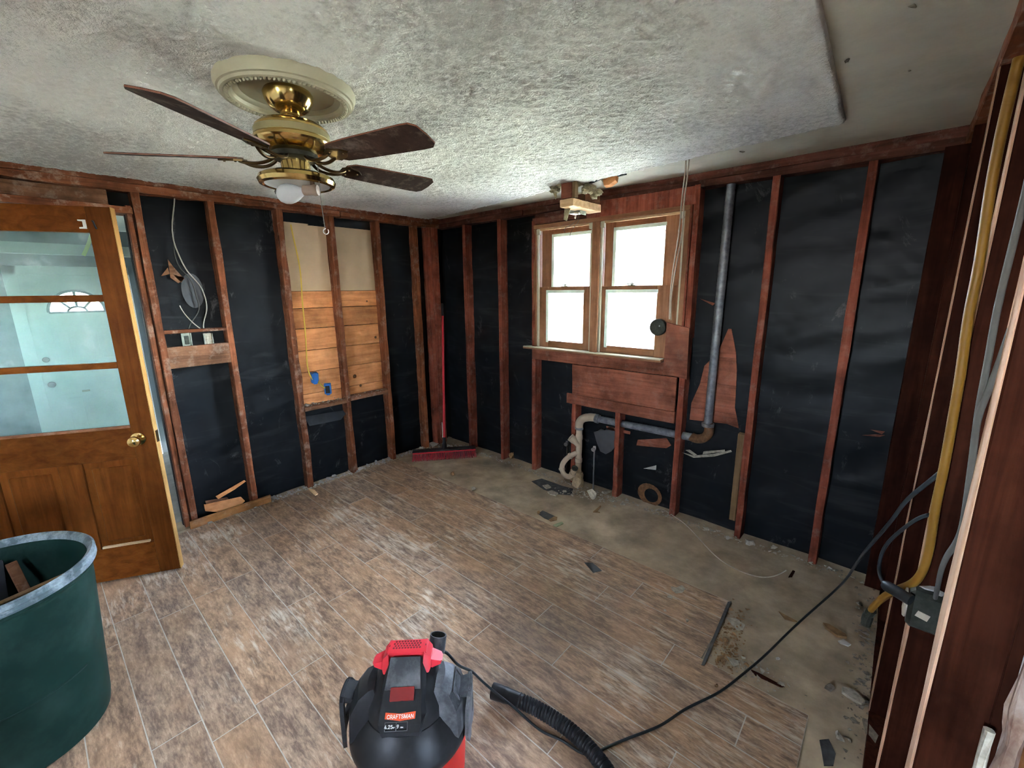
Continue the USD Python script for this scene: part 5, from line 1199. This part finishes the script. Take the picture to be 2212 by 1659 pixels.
scrap('wood_chip', 'brown splinter with a whitish end beside the power cord', ((1682, 1322), (1692, 1328), (1722, 1344), (1712, 1343), (1695, 1338)), 0.006, 'debris_wood', z=-0.006)
scrap('wood_chip', 'long dark splinter crossing under the power cord', ((1622, 1448), (1640, 1456), (1694, 1485), (1686, 1485), (1632, 1460)), 0.005, 'side_wood', z=-0.006)
lump('plaster_lump', 'pale lump on the bare floor below the power cord near the wall', 1680, 1425, (0.014, 0.012, 0.012), 'plaster', 14, z=-0.006)
scrap('plaster_board_piece', 'broken piece of pale board curling up by the foot of the right wall', ((1818, 1489), (1842, 1494), (1868, 1521), (1860, 1527), (1835, 1512), (1818, 1500)), 0.012, 'debris_light', z=-0.004, bend=0.02)
lump('plaster_lump', 'dark rough lump lying under the broken pale board', 1790, 1490, (0.03, 0.02, 0.02), 'debris', 15, z=-0.006)
lump('plaster_lump', 'yellowish lump at the bottom right of the floor near the wall', 1808, 1592, (0.03, 0.02, 0.02), 'debris_light', 16, z=-0.006)
scrap('paper_scrap', 'dark curled scrap at the bottom right of the floor', ((1770, 1600), (1790, 1598), (1805, 1630), (1800, 1655), (1780, 1655), (1775, 1625)), 0.004, 'debris_dark', z=-0.006)
scrap('wood_chip', 'greenish broken board end beside the right wall at the bottom of the picture', ((1862, 1555), (1880, 1560), (1898, 1590), (1890, 1610), (1870, 1585)), 0.010, 'debris', z=-0.004)
scrap('floor_edge_strip', 'thin dark strip along the cut edge of the planks', ((1572, 1301), (1580, 1300), (1522, 1438), (1515, 1437)), 0.004, 'debris_dark', 'floor strip', z=0.001)
scrap('paper_scrap', 'crumpled grey paper standing behind the broom', ((925, 942), (940, 936), (948, 958), (935, 966), (928, 960)), 0.004, 'plaster')
yw = [(1416, 1104), (1430, 1100), (1448, 1110), (1475, 1128), (1500, 1152), (1530, 1185), (1560, 1212), (1600, 1234), (1640, 1246), (1672, 1244), (1698, 1232)]
solo('yellow_wire', MB().tube([onz(a, b, 0.004 if 1448 <= a else 0.012) for a, b in yw], 0.0034, 7, 6), 'cable_tan', 'thin yellowish wire curving across the bare floor strip', 'wire', smooth=True)
# heaps of crumbs that nobody could count
def pile(name, label, p0, p1, n, spread, size, seed, m):
    return solo(name, crumbs(onz(*p0, -0.006), onz(*p1, -0.006), n, spread, size, seed), m, label, 'debris', kind='stuff')
pile('plaster_crumbs', 'line of plaster crumbs along the foot of the left wall', (430, 1135), (930, 962), 620, (0.022, 0.03), 0.0085, 31, 'plaster')
pile('plaster_crumbs', 'line of crumbs and chips along the foot of the far wall', (1000, 968), (1850, 1252), 640, (0.05, 0.022), 0.0075, 32, 'debris_light')
pile('plaster_crumbs', 'crumbs swept into the corner behind the broom', (905, 972), (1010, 965), 160, (0.06, 0.05), 0.009, 33, 'plaster')
pile('plaster_crumbs', 'scatter of rubble right of the cut plank edge', (1590, 1330), (1560, 1450), 300, (0.035, 0.045), 0.0052, 34, 'debris_wood')
pile('plaster_crumbs', 'pale rubble beside the power cord right of the cut plank edge', (1570, 1420), (1680, 1480), 160, (0.05, 0.035), 0.005, 35, 'debris_light')
pile('plaster_crumbs', 'rubble along the foot of the right wall', (1880, 1290), (1850, 1640), 190, (0.025, 0.05), 0.007, 36, 'debris')
pile('plaster_crumbs', 'crumbs around the drain pipe base', (1215, 1060), (1330, 1085), 160, (0.05, 0.03), 0.007, 37, 'debris_light')
